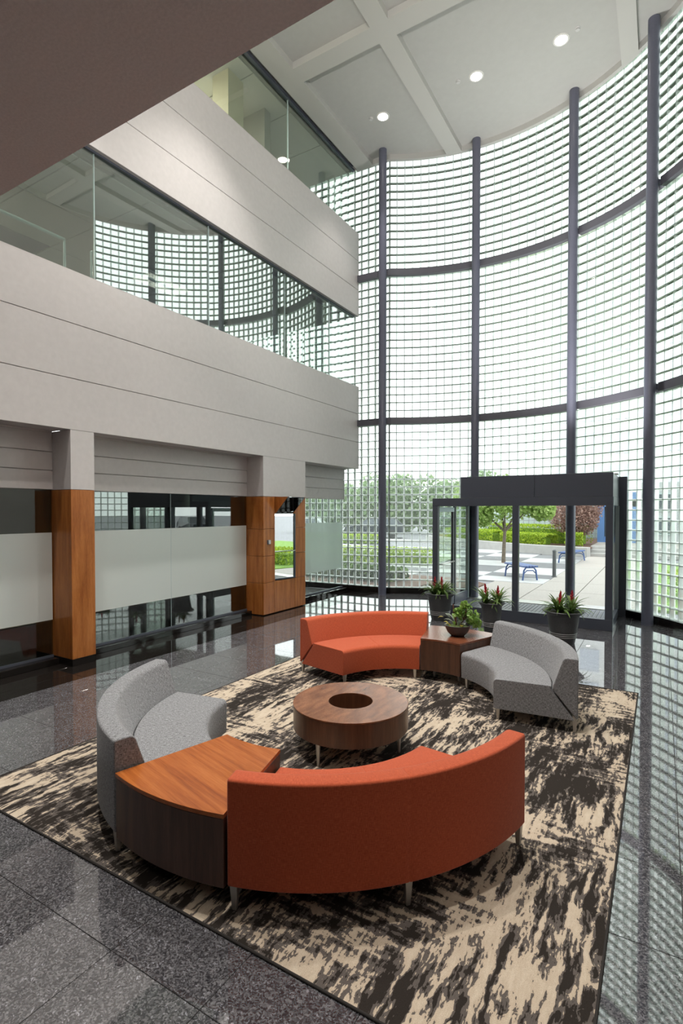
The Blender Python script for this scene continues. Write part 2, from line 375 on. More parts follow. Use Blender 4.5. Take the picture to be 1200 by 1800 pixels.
# ------------------------------------------------------------------ main dimensions
XF = -6.9            # face of the left wall
XG = -7.35           # lower partition glass
ZC = 11.04           # underside of ceiling beams
ZP = 11.18           # ceiling panels
YE = 12.32           # end of fascias
WC = np.array((-3.5, 8.3)); WR = 4.80; TH0 = math.radians(122)
P_ = .2008           # glass block pitch
DX0, DX1, DY = -4.11, -.735, 10.5      # vestibule

# path of the block wall (inner face): s<0 left of column A, then the arc, then straight towards the viewer
ARC = WR * TH0
_pA = WC + WR * np.array((math.cos(TH0), math.sin(TH0)))
def path(s):
    if s < 0:
        t = np.array((1.0, .05)); t /= np.linalg.norm(t); p = _pA + t * s
    elif s <= ARC:
        th = TH0 - s / WR; p = WC + WR * np.array((math.cos(th), math.sin(th))); t = np.array((math.sin(th), -math.cos(th)))
    else:
        p = WC + np.array((WR, 0)) + np.array((0, -1.0)) * (s - ARC); t = np.array((0, -1.0))
    n = np.array((-t[1], t[0]))      # outward (left of travel)
    return p, t, n
S0 = -int(5.9 / P_) * P_; S1 = WR * (TH0 - math.radians(26)); SX = ARC + 11.2

# ------------------------------------------------------------------ floor
floor = tag(link('floor', None), 'polished speckled gray granite tile floor of the lobby', 'floor', kind='structure')
bed = MB(); bed.box(-7.42, 1.45, -3.0, 8.3, -.12, -.006)
o_ = [(-7.42, 8.3)] + [(-7.42, 12.3)] + [tuple(path(s)[0] + path(s)[2] * .06) for s in np.linspace(0, ARC, 40)]
bed.add([(x, y, -.006) for x, y in o_], [tuple(reversed(range(len(o_))))])
build('tile_bed', bed, M['grout'], floor, fix=False)
region = [(-6.33, -3.0), (1.29, -3.0)] + [tuple(path(s)[0] - path(s)[2] * .01) for s in np.linspace(ARC, 0, 48)] + [(-6.33, 12.19)]
region_l = [(-6.33, -3.0), (-5.88, -3.0), (-5.88, 12.34), (-6.33, 12.32)]
def clip(poly, reg):
    outp = poly
    for i in range(len(reg)):
        a = reg[i]; b = reg[(i + 1) % len(reg)]; inp = outp; outp = []
        ins = lambda p: (b[0] - a[0]) * (p[1] - a[1]) - (b[1] - a[1]) * (p[0] - a[0]) >= -1e-9
        for j in range(len(inp)):
            p, q = inp[j], inp[(j + 1) % len(inp)]
            ip, iq = ins(p), ins(q)
            if ip != iq:
                d1 = (b[0] - a[0]) * (p[1] - a[1]) - (b[1] - a[1]) * (p[0] - a[0]); d2 = (b[0] - a[0]) * (q[1] - a[1]) - (b[1] - a[1]) * (q[0] - a[0])
                t = d1 / (d1 - d2); x = (p[0] + t * (q[0] - p[0]), p[1] + t * (q[1] - p[1]))
                outp.append(x)
            if iq: outp.append(q)
        if not outp: return []
    return outp
def prism(poly, z0, z1, name, m, parent, ch=.0012):
    c = np.mean(np.array(poly), axis=0); n = len(poly)
    loc = [(p[0] - c[0], p[1] - c[1]) for p in poly]
    def ins(k): return [(x * (1 - k / max(.05, abs(x))) if abs(x) > .05 else x, y * (1 - k / max(.05, abs(y))) if abs(y) > .05 else y) for x, y in loc]
    a = [(x, y, z0) for x, y in loc]; b = [(x, y, z1 - ch) for x, y in loc]; t = [(x, y, z1) for x, y in ins(ch)]
    mb = MB(); mb.add(a + b + t, [tuple(2 * n + i for i in range(n))] + [(i, (i + 1) % n, n + (i + 1) % n, n + i) for i in range(n)] + [(n + i, n + (i + 1) % n, 2 * n + (i + 1) % n, 2 * n + i) for i in range(n)])
    me = mb.mesh(name, m); return me, c
shared = {}
for i in range(-11, 3):
    for j in range(-4, 18):
        x0 = .12 + i * .6; y0 = 1.6 + j * .69
        if y0 < -1.9: continue
        g = .0018
        q = [(x0 + g, y0 + g), (x0 + .6 - g, y0 + g), (x0 + .6 - g, y0 + .69 - g), (x0 + g, y0 + .69 - g)]
        c = clip(q, region if x0 > -5.9 else region_l)
        if len(c) < 3: continue
        ar = abs(sum(c[k][0] * c[(k + 1) % len(c)][1] - c[(k + 1) % len(c)][0] * c[k][1] for k in range(len(c)))) / 2
        if ar < .004: continue
        full = len(c) == 4 and abs(ar - (.6 - 2 * g) * (.69 - 2 * g)) < 1e-4
        if full and 'gt' in shared:
            me = shared['gt']; ce = (x0 + .3, y0 + .345)
        else:
            me, ce = prism(c, -.006, 0.0, 'granite_tile', M['granite'], floor)
            if full: shared['gt'] = me
        link('granite_tile', me, floor, (ce[0], ce[1], 0))
# black border strip
for (xa, xb) in ((-6.63, -6.33), (-6.93, -6.63), (-7.2, -6.93)):
    y = -1.9; k = 0
    while y < 12.3:
        y2 = min(y + 1.2, 12.25)
        me, ce = prism([(xa + .002, y + .002), (xb - .002, y + .002), (xb - .002, y2 - .002), (xa + .002, y2 - .002)], -.006, 0.0, 'black_tile', M['black_stone'], floor)
        link('black_tile', me, floor, (ce[0], ce[1], 0)); y += 1.2

# ------------------------------------------------------------------ glass block wall
wall_back = tag(link('wall_back', None), 'tall curved wall of square glass blocks with dark transom bands', 'wall', kind='structure')
rows = [(.15 + k * P_, .15 + (k + 1) * P_) for k in range(21)] + [(4.533 + k * P_, 4.533 + (k + 1) * P_) for k in range(18)] + [(8.313 + k * P_, 8.313 + (k + 1) * P_) for k in range(14)]
cols = [S0 + (k + .5) * P_ for k in range(int((S1 - S0) / P_))]
BD = .095; g = .0962
def block_geo():
    a, b, w = g, g - .014, BD
    v = []
    for z, r in ((0.0, a), (0.0, b), (w, b), (w, a)):
        v += [(-r, z, -r), (r, z, -r), (r, z, r), (-r, z, r)]
    f = [(4, 5, 6, 7), (8, 11, 10, 9)]; mi = [0, 1]
    for k in range(4):
        k2 = (k + 1) % 4
        f += [(k, k2, 4 + k2, 4 + k), (8 + k, 8 + k2, 12 + k2, 12 + k), (k2, k, 12 + k, 12 + k2)]; mi += [3, 3, 2]
    return np.array(v), f, mi
bv, bf, bmi = block_geo()
one = MB(); one.add(bv, bf); one.m = list(bmi)
block_me = one.mesh('glass_block', [M['bk_face'], M['bk_back'], M['bk_edge'], M['bk_rim']])
def cam_px(p):
    cyw, syw = math.cos(YAW), math.sin(YAW); cp, sp = math.cos(PITCH), math.sin(PITCH)
    Fv = np.array((-syw * cp, cyw * cp, -sp)); Rt = np.array((cyw, syw, 0)); Dn = np.cross(Fv, Rt)
    d = np.array(p) - np.array((0, 0, CAM_H)); z = d @ Fv
    return 600 + F_PX * (d @ Rt) / z, 916.2 + F_PX * (d @ Dn) / z, z
cells = []
for s in cols:
    p, t, n = path(s)
    for (z0, z1) in rows:
        if DX0 + .02 < p[0] < DX1 - .02 and p[1] > 9 and z0 < 2.7: continue
        cells.append((p, t, n, (z0 + z1) / 2))
score = []
for i, (p, t, n, z) in enumerate(cells):
    c3 = np.array((p[0], p[1], z)); u, v, d = cam_px(c3)
    if d < 1 or not (4 < u < 1196 and 8 < v < 1790): continue
    if u < 650 or (755 < u < 1092 and 825 < v < 1112): continue
    if d < 2: continue
    vis = abs(np.dot(np.array((p[0], p[1])) / np.hypot(*p), n))
    score.append((vis / d ** 2, i))
score.sort(reverse=True); single = set(i for _, i in score[:300])
vs = []; fs = []; ms = []; mort = MB(); off = 0
for i, (p, t, n, z) in enumerate(cells):
    if i in single:
        o = link('glass_block', block_me, wall_back)
        o.matrix_basis = Matrix(((t[0], n[0], 0, p[0]), (t[1], n[1], 0, p[1]), (0, 0, 1, z), (0, 0, 0, 1)))
    else:
        w = np.empty_like(bv); w[:, 0] = p[0] + bv[:, 0] * t[0] + bv[:, 1] * n[0]; w[:, 1] = p[1] + bv[:, 0] * t[1] + bv[:, 1] * n[1]; w[:, 2] = z + bv[:, 2]
        vs.append(w); fs += [tuple(k + off for k in q) for q in bf]; ms += bmi; off += len(bv)
    c = p + n * BD * .5
    mort.obox((c[0], c[1], z - P_ / 2), t, n, P_ * 1.01, BD - .02, .0085)
    e = p + t * P_ / 2 + n * BD * .5
    mort.obox((e[0], e[1], z), t, n, .0085, BD - .02, P_ - .008)
me = bpy.data.meshes.new('glass_blocks'); me.from_pydata(np.concatenate(vs).tolist(), [], fs)
for x in (M['bk_face'], M['bk_back'], M['bk_edge'], M['bk_rim']): me.materials.append(x)
me.polygons.foreach_set('material_index', ms); me.update()
o = link('glass_blocks', me, wall_back); o['kind'] = 'stuff'
o = build('mortar', mort, M['mortar'], wall_back, fix=False); o['kind'] = 'stuff'
def strip(s0, s1, r0, r1, z0, z1, step=.1, mb=None):
    """solid following the path between s0 and s1; r0/r1 are offsets along the outward normal"""
    mb = mb or MB(); N = max(1, int(abs(s1 - s0) / step)); ring = []
    for k in range(N + 1):
        p, t, n = path(s0 + (s1 - s0) * k / N); a = p + n * r0; b = p + n * r1
        ring.append([(a[0], a[1], z0), (a[0], a[1], z1), (b[0], b[1], z1), (b[0], b[1], z0)])
    v = [q for r in ring for q in r]; f = []
    for k in range(N):
        for j in range(4): f.append((k * 4 + j, k * 4 + (j + 1) % 4, k * 4 + 4 + (j + 1) % 4, k * 4 + 4 + j))
    f += [(3, 2, 1, 0), (N * 4, N * 4 + 1, N * 4 + 2, N * 4 + 3)]
    mb.add(v, f); return mb
def s_at_x(x):   # arc position where the wall passes x (far side)
    return (TH0 - math.acos((x - WC[0]) / WR)) * WR
sL, sR = s_at_x(DX0), s_at_x(DX1)
sA = .03; colxy = [(-6.07, 12.06), (-3.95, 12.90), (-1.70, 12.50), (-.21, 11.46)]
cs = [(TH0 - math.atan2(y - WC[1], x - WC[0])) * WR for x, y in colxy] + []
for zb in (4.45, 8.23):
    ends = [S0] + cs + [S1 - .04]
    for a, b in zip(ends[:-1], ends[1:]):
        build('transom_band', strip(a + .04, b - .04, -.10, .08, zb - .083, zb + .083), M['band'], wall_back, bevel=.006)
for a, b in ((S0, sL), (sR, S1)):
    build('curb', strip(a, b, -.05, .12, 0.0, .15), M['black_stone'], wall_back, bevel=.004)
build('curb_joint', strip(s_at_x(DX0), s_at_x(DX1), -.01, .11, 2.72, 2.76), M['frame'], wall_back)
build('head_trim', strip(S0, S1, -.02, .11, rows[-1][1], ZP + .05), M['beam_paint'], wall_back)

pl = ['leftmost slate blue column, beside the gray fascia ends', 'slate blue column standing behind the left part of the entrance', 'slate blue column behind the right entrance pane',
      'slate blue column to the right of the entrance box, against the blocks']
for i, ((x, y), lb) in enumerate(zip(colxy, pl)):
    t = thing('steel_column', lb, 'column', (x, y, 0), group='slate blue columns along the glass block wall')
    mb = MB(); mb.lathe([(.1, 0), (.1, ZP)], 28); build('shaft', mb, M['column'], t, smooth=40)
    for zb in (4.45, 8.23):
        nn = np.array((x, y)) - WC; nn /= np.linalg.norm(nn); c = nn * .13
        b = MB(); b.obox((c[0], c[1], zb), (-nn[1], nn[0]), nn, .09, .16, .07); build('bracket', b, M['column'], t)
wr = tag(link('wall_right', None), 'plain taupe wall continuing from the end of the glass blocks', 'wall', kind='structure')
build('wall_panel', strip(S1, SX, 0, .12, 0, ZP + .05), M['side_wall'], wr)
build('wall_base', strip(S1, SX, -.012, 0, 0, .12), M['black_stone'], wr)

# ------------------------------------------------------------------ ceiling
ceil = tag(link('ceiling', None), 'coffered pale gray ceiling high above the lobby', 'ceiling', kind='structure')
xb = [-6.45, -4.69, -4.33, -.775, -.475, 1.3]; yb = [.99, 4.8, 5.18, 8.79, 9.17]
creg = [(-6.9, .9), (1.28, .9)] + [tuple(path(s)[0] - path(s)[2] * .02) for s in np.linspace(ARC, 0, 48)] + [(-6.9, 11.8)]
preg = [(-6.45, .9), (1.21, .9)] + [tuple(path(s)[0] - path(s)[2] * .09) for s in np.linspace(ARC, 0, 48)] + [(-6.45, 12.0)]
def slab(poly, z0, z1, name, m, parent):
    n = len(poly); mb = MB(); mb.add([(x, y, z0) for x, y in poly] + [(x, y, z1) for x, y in poly], [tuple(range(n)), tuple(reversed(range(n, 2 * n)))] + [(i, (i + 1) % n, n + (i + 1) % n, n + i) for i in range(n)])
    return build(name, mb, m, parent)
for (xa, xb_) in ((-6.45, -4.69), (-4.33, -.775), (-.475, 1.3)):
    for (ya, yb_) in ((.99, 4.8), (5.18, 8.79), (9.17, 13.3)):
        c = clip([(xa, ya), (xb_, ya), (xb_, yb_), (xa, yb_)], preg)
        if xa < -6 and yb_ > 12:
            c = clip([(-6.0, ya), (xb_, ya), (xb_, yb_), (-6.0, yb_)], preg)
            slab([(xa, ya), (-6.0, ya), (-6.0, 12.29), (xa, 12.25)], ZP, ZP + .06, 'ceiling_panel', M['ceil_paint'], ceil)
        if len(c) > 2: slab(c, ZP, ZP + .06, 'ceiling_panel', M['ceil_paint'], ceil)
for r in ((-6.9, -6.45, .9, 12.3), (-4.69, -4.33, .9, 13.3), (-.775, -.475, .9, 13.3)):
    c = clip([(r[0], r[2]), (r[1], r[2]), (r[1], r[3]), (r[0], r[3])], creg) if r[0] > -6 else [(r[0], r[2]), (r[1], r[2]), (r[1], r[3]), (r[0], r[3])]
    slab(c, ZC, ZP + .06, 'beam', M['beam_paint'], ceil)
for ya, yb_ in ((4.8, 5.18), (8.79, 9.17)):
    for xa, xb_ in ((-6.45, -4.69), (-4.33, -.775), (-.475, 1.3)):
        c = clip([(xa, ya), (xb_, ya), (xb_, yb_), (xa, yb_)], creg)
        slab(c, ZC, ZP + .06, 'beam', M['beam_paint'], ceil)
build('edge_strip', strip(-.9, SX - 2, -.10, -.02, ZC + .008, ZP + .05), M['beam_paint'], ceil)
build('roof_deck', strip(S0, SX, -.02, .2, ZP + .05, ZP + .2), M['frame'], ceil)
rfp = [(-12, -3), (1.36, -3)] + [tuple(path(s)[0] + path(s)[2] * .06) for s in np.linspace(ARC, 0, 40)] + [(-6.9, 12.36), (-12, 12.1)]
slab(rfp, ZP + .2, ZP + .35, 'roof_slab', M['facade'], ceil)

def downlight(x, y, z, label, power, group, lens=.115, cone=1.3):
    t = thing('downlight', label, 'ceiling light', (x, y, z), group=group)
    mb = MB(); mb.lathe([(lens + .035, 0), (lens + .03, -.012), (lens, -.014), (lens - .006, .0), (lens - .006, .02)], 28, cap0=False, cap1=False)
    build('trim_ring', mb, M['white_metal'], t, smooth=50)
    mb = MB(); mb.lathe([(lens, -.004), (lens, -.002)], 28); build('lens', mb, M['lamp'], t)
    ld = bpy.data.lights.new('bulb', 'SPOT'); ld.energy = power; ld.spot_size = cone; ld.spot_blend = .6; ld.shadow_soft_size = .1; ld.color = (1, .95, .89)
    link('bulb', ld, t, (0, 0, -.03)); return t
DL = 'recessed ceiling downlights'
downlight(-5.56, 11.05, ZP, 'lit round downlight nearest the glazed upper corridor', 300, DL)
downlight(-3.39, 11.04, ZP, 'lit round downlight in the middle of the three on the ceiling', 300, DL)
downlight(-1.743, 11.04, ZP, 'lit round downlight nearest the tall slate column on the curved wall', 300, DL)
for y in (6.6, 2.9):
    for x in (-5.2, -2.2): downlight(x, y, ZP, 'round downlight further back on the ceiling, ' + ('second' if y > 5 else 'third') + ' row, ' + ('glazed side' if x < -4 else 'middle' if x < 0 else 'block wall side'), 1500 if y < 5 else 1000, DL)
for x, y in ((-2.9, .35), (-.75, -.1), (-5.2, .3), (.7, .2)):
    downlight(x, y, 3.25, 'low downlight in the mauve soffit above the viewer, ' + ('over the rug corner' if x == -2.9 else 'straight overhead' if x == -.75 else 'by the first glass partition' if x < -5 else 'by the plain side wall'), 16, 'soffit downlights', .09, 1.5)
for i, (x, y) in enumerate(((-5.82, 10.96), (-3.757, 10.97), (-1.438, 10.94))):
    t = thing('sprinkler_head', ['small round sprinkler cap beside the downlight nearest the glazed corridor', 'small round sprinkler cap beside the middle downlight', 'small round sprinkler cap beside the downlight nearest the tall column'][i], 'sprinkler', (x, y, ZP), group='sprinkler caps on the ceiling')
    mb = MB(); mb.lathe([(.05, 0), (.05, -.006), (.032, -.02), (.038, -.03), (.038, -.036)], 20); build('cap', mb, M['plastic'], t, smooth=40)

for i, x in enumerate((-2.9, -1.5, -.1)):  # added fixtures out of view, lifting the ceiling and fascias
    t = thing('added_wall_uplight', ['added unseen uplight on the near wall, by the glazed side', 'added unseen uplight in the middle of the near wall', 'added unseen uplight on the near wall, by the block wall'][i], 'uplight', (x, .97, 6.2), group='added uplights on the near wall')
    mb = MB(); mb.box(-.5, .5, 0, .25, -.12, 0); build('housing', mb, M['white_metal'], t)
    ld = bpy.data.lights.new('lamp', 'AREA'); ld.shape = 'RECTANGLE'; ld.size = .9; ld.size_y = .2; ld.energy = 190; ld.color = (1, .96, .90)
    lo = link('lamp', ld, t, (0, .13, .02)); lo.rotation_euler = (PI - .45, 0, 0)

for i, x in enumerate((-2.5, -1.2)):  # invented fixtures hidden on the entrance roof, put in to brighten the ceiling
    t = thing('added_roof_uplight', ['added unseen uplight on the entrance roof, left of its middle', 'added unseen uplight on the entrance roof, right of its middle'][i], 'uplight', (x, 11.2, 2.822), group='added uplights on the entrance roof')
    mb = MB(); mb.box(-.5, .5, -.12, .12, 0, .02); build('housing', mb, M['white_metal'], t)
    ld = bpy.data.lights.new('lamp', 'AREA'); ld.shape = 'RECTANGLE'; ld.size = .9; ld.size_y = .2; ld.energy = 55; ld.spread = 1.35; ld.color = (1, .97, .93)
    lo = link('lamp', ld, t, (0, 0, .03)); lo.rotation_euler = (PI - .22, 0, 0)

# ------------------------------------------------------------------ soffit near the viewer and the wall behind
low = tag(link('ceiling_lower', None), 'dark mauve gray soffit overhanging the near end of the lobby', 'ceiling', kind='structure')
sf = MB(); sf.box(XF - .6, 1.3, -3, .99, 3.25, 3.6); build('soffit_slab', sf, M['soffit'], low)
wf = tag(link('wall_front', None), 'plain gray wall above the near soffit', 'wall', kind='structure')
mb = MB(); mb.box(XF, 1.3, .5, .97, 3.6, ZP + .06); build('wall_panel', mb, M['near_wall'], wf)
mb = MB(); mb.box(-7.5, 1.3, -3.1, -3.0, 0, 3.25); build('wall_panel', mb, M['wood_body'], wf)

# ------------------------------------------------------------------ left wall: fascias, siding, piers
wl_ = tag(link('wall_left', None), 'pale gray grooved wall bands rising in storeys on the left', 'wall', kind='structure')
def fascia(zs, y0, y1, top):
    b = MB(); b.box(XF - .26, XF - .016, y0, y1 - .012, zs[0] + .006, zs[-1] - .004); build('fascia_core', b, M['paint'], wl_)
    for a, c in zip(zs[:-1], zs[1:]):
        q = MB(); lo = a + (.006 if a != zs[0] else 0); hi = c - (.006 if c != zs[-1] else 0)
        q.box(XF - .02 if a != zs[0] else XF - .26, XF, y0, y1, lo, hi); build('fascia_panel', q, M['paint'], wl_, bevel=.004)
    if top:
        q = MB(); q.box(XF - .26, XF, y0, y1, zs[-1], zs[-1] + .012); build('sill_cap', q, M['paint'], wl_)
fascia([3.255, 3.95, 4.70, 5.41], -2.9, YE, True)
fascia([7.27, 7.95, 8.71, 9.42], .99, YE, True)
def siding(y0, y1):
    zs = [2.44, 2.71, 2.97, 3.25]
    for a, c in zip(zs[:-1], zs[1:]):
        q = MB(); q.box(XG - .08, XG + .02, y0, y1, a + .005, c - .005); build('siding_board', q, M['paint'], wl_, bevel=.003)
    q = MB(); q.box(XG - .1, XG - .01, y0, y1, 2.445, 3.25); build('siding_core', q, M['paint'], wl_)
    q = MB(); q.box(XG - .1, XF - .02, y0, y1, 3.256, 3.30); build('soffit_strip', q, M['paint'], wl_)
    q = MB(); q.box(XG + .06, XG + .10, y0 + .05, y1 - .05, 3.235, 3.254); build('soffit_track', q, M['paint'], wl_)
siding(-2.9, 4.29); siding(4.64, 8.37); siding(9.85, 12.3)
def pier(y0, y1, label):
    t = thing('wood_clad_pier', label, 'pier', (XF, (y0 + y1) / 2, 0)); h = (y1 - y0) / 2
    q = MB(); q.box(-.52, 0, -h, h, 2.44, 3.252); build('plaster_casing', q, M['paint'], t)
    return t, h
t, h = pier(4.29, 4.64, 'narrow orange wood pier between the two frosted glass bays')
q = MB(); q.box(-.06, 0, -h, h, .1, 2.435); build('front_panel', q, M['wood_pier'], t, bevel=.003)
q = MB(); q.box(-.5, -.062, -h, h, .1, 2.435); build('side_panel', q, M['wood_pier'], t, bevel=.003)
q = MB(); q.box(-.5, 0.002, -h - .002, h + .002, 0, .098); build('plinth', q, M['black_stone'], t, bevel=.002)
t, h = pier(8.37, 9.85, 'wide wood paneled pier with mirror niche near the curved glass wall'); pier2 = t
cy2 = (8.37 + 9.85) / 2
zs = [.015, .665, 1.215, 1.77, 2.435]
def pan(name, y0, y1, z0, z1, x0=-.05, x1=0.0, m='wood_pier', bv=.004):
    q = MB(); q.box(x0, x1, y0 - cy2 + .003, y1 - cy2 - .003, z0 + .003, z1 - .003); return build(name, q, M[m], pier2, bevel=bv)
for a, b in zip(zs[:-1], zs[1:]):
    pan('wood_panel', 8.37, 8.72, a, b); pan('wood_panel', 9.45, 9.85, a, b)
    q = MB(); q.box(-.5, -.052, -h, -h + .03, a + .003, b - .003); build('side_panel', q, M['wood_pier'], pier2, bevel=.003)
pan('wood_panel', 8.72, 9.45, .015, .665)
q = MB(); q.box(-.5, -.12, -h + .035, h - .005, .01, 2.43); build('pier_core', q, M['wood_pier'], pier2)
q = MB(); q.box(-.5, -.06, h - .03, h, .01, 2.43); build('end_panel', q, M['wood_pier'], pier2)
for ya, yb2 in ((8.72, 8.748), (9.422, 9.45)):
    pan('mirror_jamb', ya, yb2, .665, 2.435, -.1, -.002)
q = MB(); q.add([(-.05, 8.75 - cy2, .68), (.036, 9.42 - cy2, .68), (.036, 9.42 - cy2, 2.08), (-.05, 8.75 - cy2, 2.08), (-.06, 8.75 - cy2, .68), (.026, 9.42 - cy2, .68), (.026, 9.42 - cy2, 2.08), (-.06, 8.75 - cy2, 2.08)],
                 [(0, 1, 2, 3), (7, 6, 5, 4), (0, 4, 5, 1), (1, 5, 6, 2), (2, 6, 7, 3), (3, 7, 4, 0)])
build('mirror', q, M['mirror'], pier2)
y0h, y1h = 8.77 - cy2, 9.41 - cy2      # hood leaning out over the mirror
for ya, yb2 in ((y0h, y0h + .02), (y1h - .02, y1h)):
    q = MB()
    for yy in (ya, yb2): q.v += [(-.02, yy, 2.08), (.30, yy, 2.42), (.30, yy, 2.434), (-.02, yy, 2.434)]
    q.f = [(0, 1, 2, 3), (4, 7, 6, 5), (0, 4, 5, 1), (1, 5, 6, 2), (2, 6, 7, 3), (3, 7, 4, 0)]; q.m = [0] * 6
    build('hood_cheek', q, M['wood_pier'], pier2)
q = MB(); q.add([(-.02, y0h + .02, 2.08), (.30, y0h + .02, 2.42), (.30, y1h - .02, 2.42), (-.02, y1h - .02, 2.08), (-.02, y0h + .02, 2.10), (.29, y0h + .02, 2.434), (.29, y1h - .02, 2.434), (-.02, y1h - .02, 2.10)],
                 [(0, 1, 2, 3), (7, 6, 5, 4), (0, 4, 5, 1), (1, 5, 6, 2), (2, 6, 7, 3), (3, 7, 4, 0)])
build('hood_mirror', q, M['mirror_dark'], pier2)
t = thing('wall_thermostat', 'small square gray wall control on the left wood panel of the wide pier', 'wall control', (XF, 8.53, 1.5))
q = MB(); q.box(0, .012, -.045, .045, -.045, .045); build('backplate', q, M['frame'], t, bevel=.003)
q = MB(); q.box(.012, .03, -.02, .045, -.04, .04); build('cover', q, M['plastic'], t, bevel=.005)

# lower glass partitions (window_1..3)
def partition(n, y0, y1, joints, label, gm='glass_low', fm='frosted'):
    w = tag(link('window_%d' % n, None), label, 'window', kind='structure')
    q = MB(); q.box(XG - .06, XG + .15, y0, y1, 0, .085); build('stone_curb', q, M['black_stone'], w, bevel=.004)
    q = MB(); q.box(XG - .02, XG + .02, y0, y1, .085, .115); build('sill_channel', q, M['frame'], w)
    ys = [y0] + joints + [y1]
    for a, b in zip(ys[:-1], ys[1:]):
        q = MB(); q.box(XG - .006, XG + .006, a + .003, b - .003, .115, 2.44); gp = build('glass_pane', q, M[gm], w)
        q = MB(); q.box(XG + .0065, XG + .0085, a + .004, b - .004, .61, 1.84); build('frosted_band', q, M[fm], gp)
    for j in joints:
        q = MB(); q.box(XG - .007, XG + .007, j - .003, j + .003, .115, 2.44); build('glass_joint', q, M['rail'], w)
partition(1, -2.9, 4.28, [.9], 'tinted glass partition with frosted band before the first wood pier')
partition(2, 4.65, 8.36, [6.39], 'tinted glass partition with frosted band between the two wood piers')
partition(3, 9.86, 12.2, [], 'short glass partition with frosted band beside the curved block wall', 'glass_door', 'frosted_lit')
# upper glazing
def glazing(n, z0, z1, joints, label, gm='glass', gx=-7.0):
    w = tag(link('window_%d' % n, None), label, 'window', kind='structure')
    ys = joints
    for k, (a, b) in enumerate(zip(ys[:-1], ys[1:])):
        q = MB(); L_ = (b - a) / 2 - .003; NB = 16; za, zb = z0 + .02, z1 - .01
        bow = [-.007, .010, -.006, .009, .007, -.008][k % 6]
        for sx in (-.005, .005):
            for i in range(NB + 1):
                yy = -L_ + 2 * L_ * i / NB; xx = sx + bow * (1 - (yy / L_) ** 2); q.v += [(xx, yy, za), (xx, yy, zb)]
        for i in range(NB):
            q.f += [(2 * i, 2 * i + 1, 2 * i + 3, 2 * i + 2), (2 * (NB + 1 + i), 2 * (NB + 2 + i), 2 * (NB + 2 + i) + 1, 2 * (NB + 1 + i) + 1)]; q.m += [0, 0]
        o = build('glass_pane', q, M[gm], w, (gx, (a + b) / 2, 0), rotz=[.004, -.006, .005, -.003, .006, 0][k % 6], fix=False, smooth=60)
        if k:
            e = MB(); e.box(gx - .012, gx + .012, a - .004, a + .004, z0 + .02, z1 - .01); build('glass_joint', e, M['rail'], w)
    q = MB(); q.box(gx - .03, gx + .03, ys[0], ys[-1], z0 + .002, z0 + .022); build('sill_channel', q, M['frame'], w)
    q = MB(); q.box(gx - .035, gx + .035, ys[0], ys[-1], z1 - .03, z1 + .03); build('head_channel', q, M['frame'], w)
glazing(4, 5.42, 7.27, [-2.9, 1.5, 4.74, 6.98, 9.22, 11.0, 12.2], 'long glazed strip of the middle storey reflecting the block grid')
glazing(5, 9.43, ZC, [1.0, 4.6, 6.6, 9.35, 12.2], 'long glazed strip of the top storey under the ceiling', 'glass_top')

# office rooms behind the glazing
ow = tag(link('wall_office', None), 'gray office walls seen dimly behind the left glazing', 'wall', kind='structure')
def room(z0, z1, y0, y1, depth, front, wm, cm):
    q = MB(); q.box(front - depth, front - .3, y0, y1, z0 - .1, z0); build('office_floor', q, M['office_floor'], ow)
    q = MB(); q.box(front - depth - .1, front - depth, y0, y1, z0, z1); build('office_partition', q, M[wm], ow)
    q = MB(); q.box(front - depth, front - .3, y0 - .1, y0, z0, z1); build('office_partition', q, M[wm], ow)
    nx = max(1, int(depth / 1.2)); ny = int((y1 - y0) / 1.2)
    for i in range(nx):
        for j in range(ny):
            xa = front - .3 - i * (depth - .3) / nx; xb2 = xa - (depth - .3) / nx; ya = y0 + j * (y1 - y0) / ny; yb2 = ya + (y1 - y0) / ny
            if (i, j) in ((1, 3), (2, 6)):
                q = MB(); q.box(xb2 + .01, xa - .01, ya + .01, yb2 - .01, z1 + .01, z1 + .03); build('troffer_light', q, M['frame'], ow)
            else:
                q = MB(); q.box(xb2 + .012, xa - .012, ya + .012, yb2 - .012, z1, z1 + .02); build('ceiling_tile', q, M[cm], ow)
    q = MB(); q.box(front - depth, front - .25, y0, y1, z1 + .035, z1 + .08); build('ceiling_grid', q, M['office_wall'], ow)
room(0.0, 2.6, -2.9, 9.4, 2.9, -7.2, 'office_wall', 'office_wall')
room(4.5, 7.2, -2.9, 12.2, 4.6, -6.9, 'office_wall', 'office_ceil')
room(8.3, 11.05, 1.0, 12.2, 4.6, -6.9, 'office_cream', 'office_ceil')
for zz, pw in ((7.1, 90), (10.95, 420)):  # added lamps that brighten the rooms behind the glazing
    for y in (3.0, 8.0):
        t = thing('added_office_light', 'added office ceiling light behind the ' + ('middle' if zz < 9 else 'top') + ' glazing, ' + ('near end' if y < 5 else 'far end'), 'ceiling light', (-9.4, y, zz), group='added office lights behind the glazing')
        q = MB(); q.box(-.3, .3, -.6, .6, .0, .03); build('housing', q, M['white_metal'], t)
        ld = bpy.data.lights.new('lamp', 'AREA'); ld.shape = 'RECTANGLE'; ld.size = .55; ld.size_y = 1.1; ld.energy = pw; ld.color = (1, .95, .85); link('lamp', ld, t, (0, 0, -.01))
q = MB(); q.box(-7.98, -7.55, 8.1, 8.55, 8.3, 11.05); build('office_column', q, M['office_cream'], ow)
q = MB(); q.box(-8.6, -8.45, 8.55, 12.0, 10.4, 11.05); build('office_beam', q, M['office_cream'], ow)
q = MB(); q.box(-8.7, -7.6, 9.3, 9.5, 8.3, 11.05); build('office_partition', q, M['office_wall'], ow)
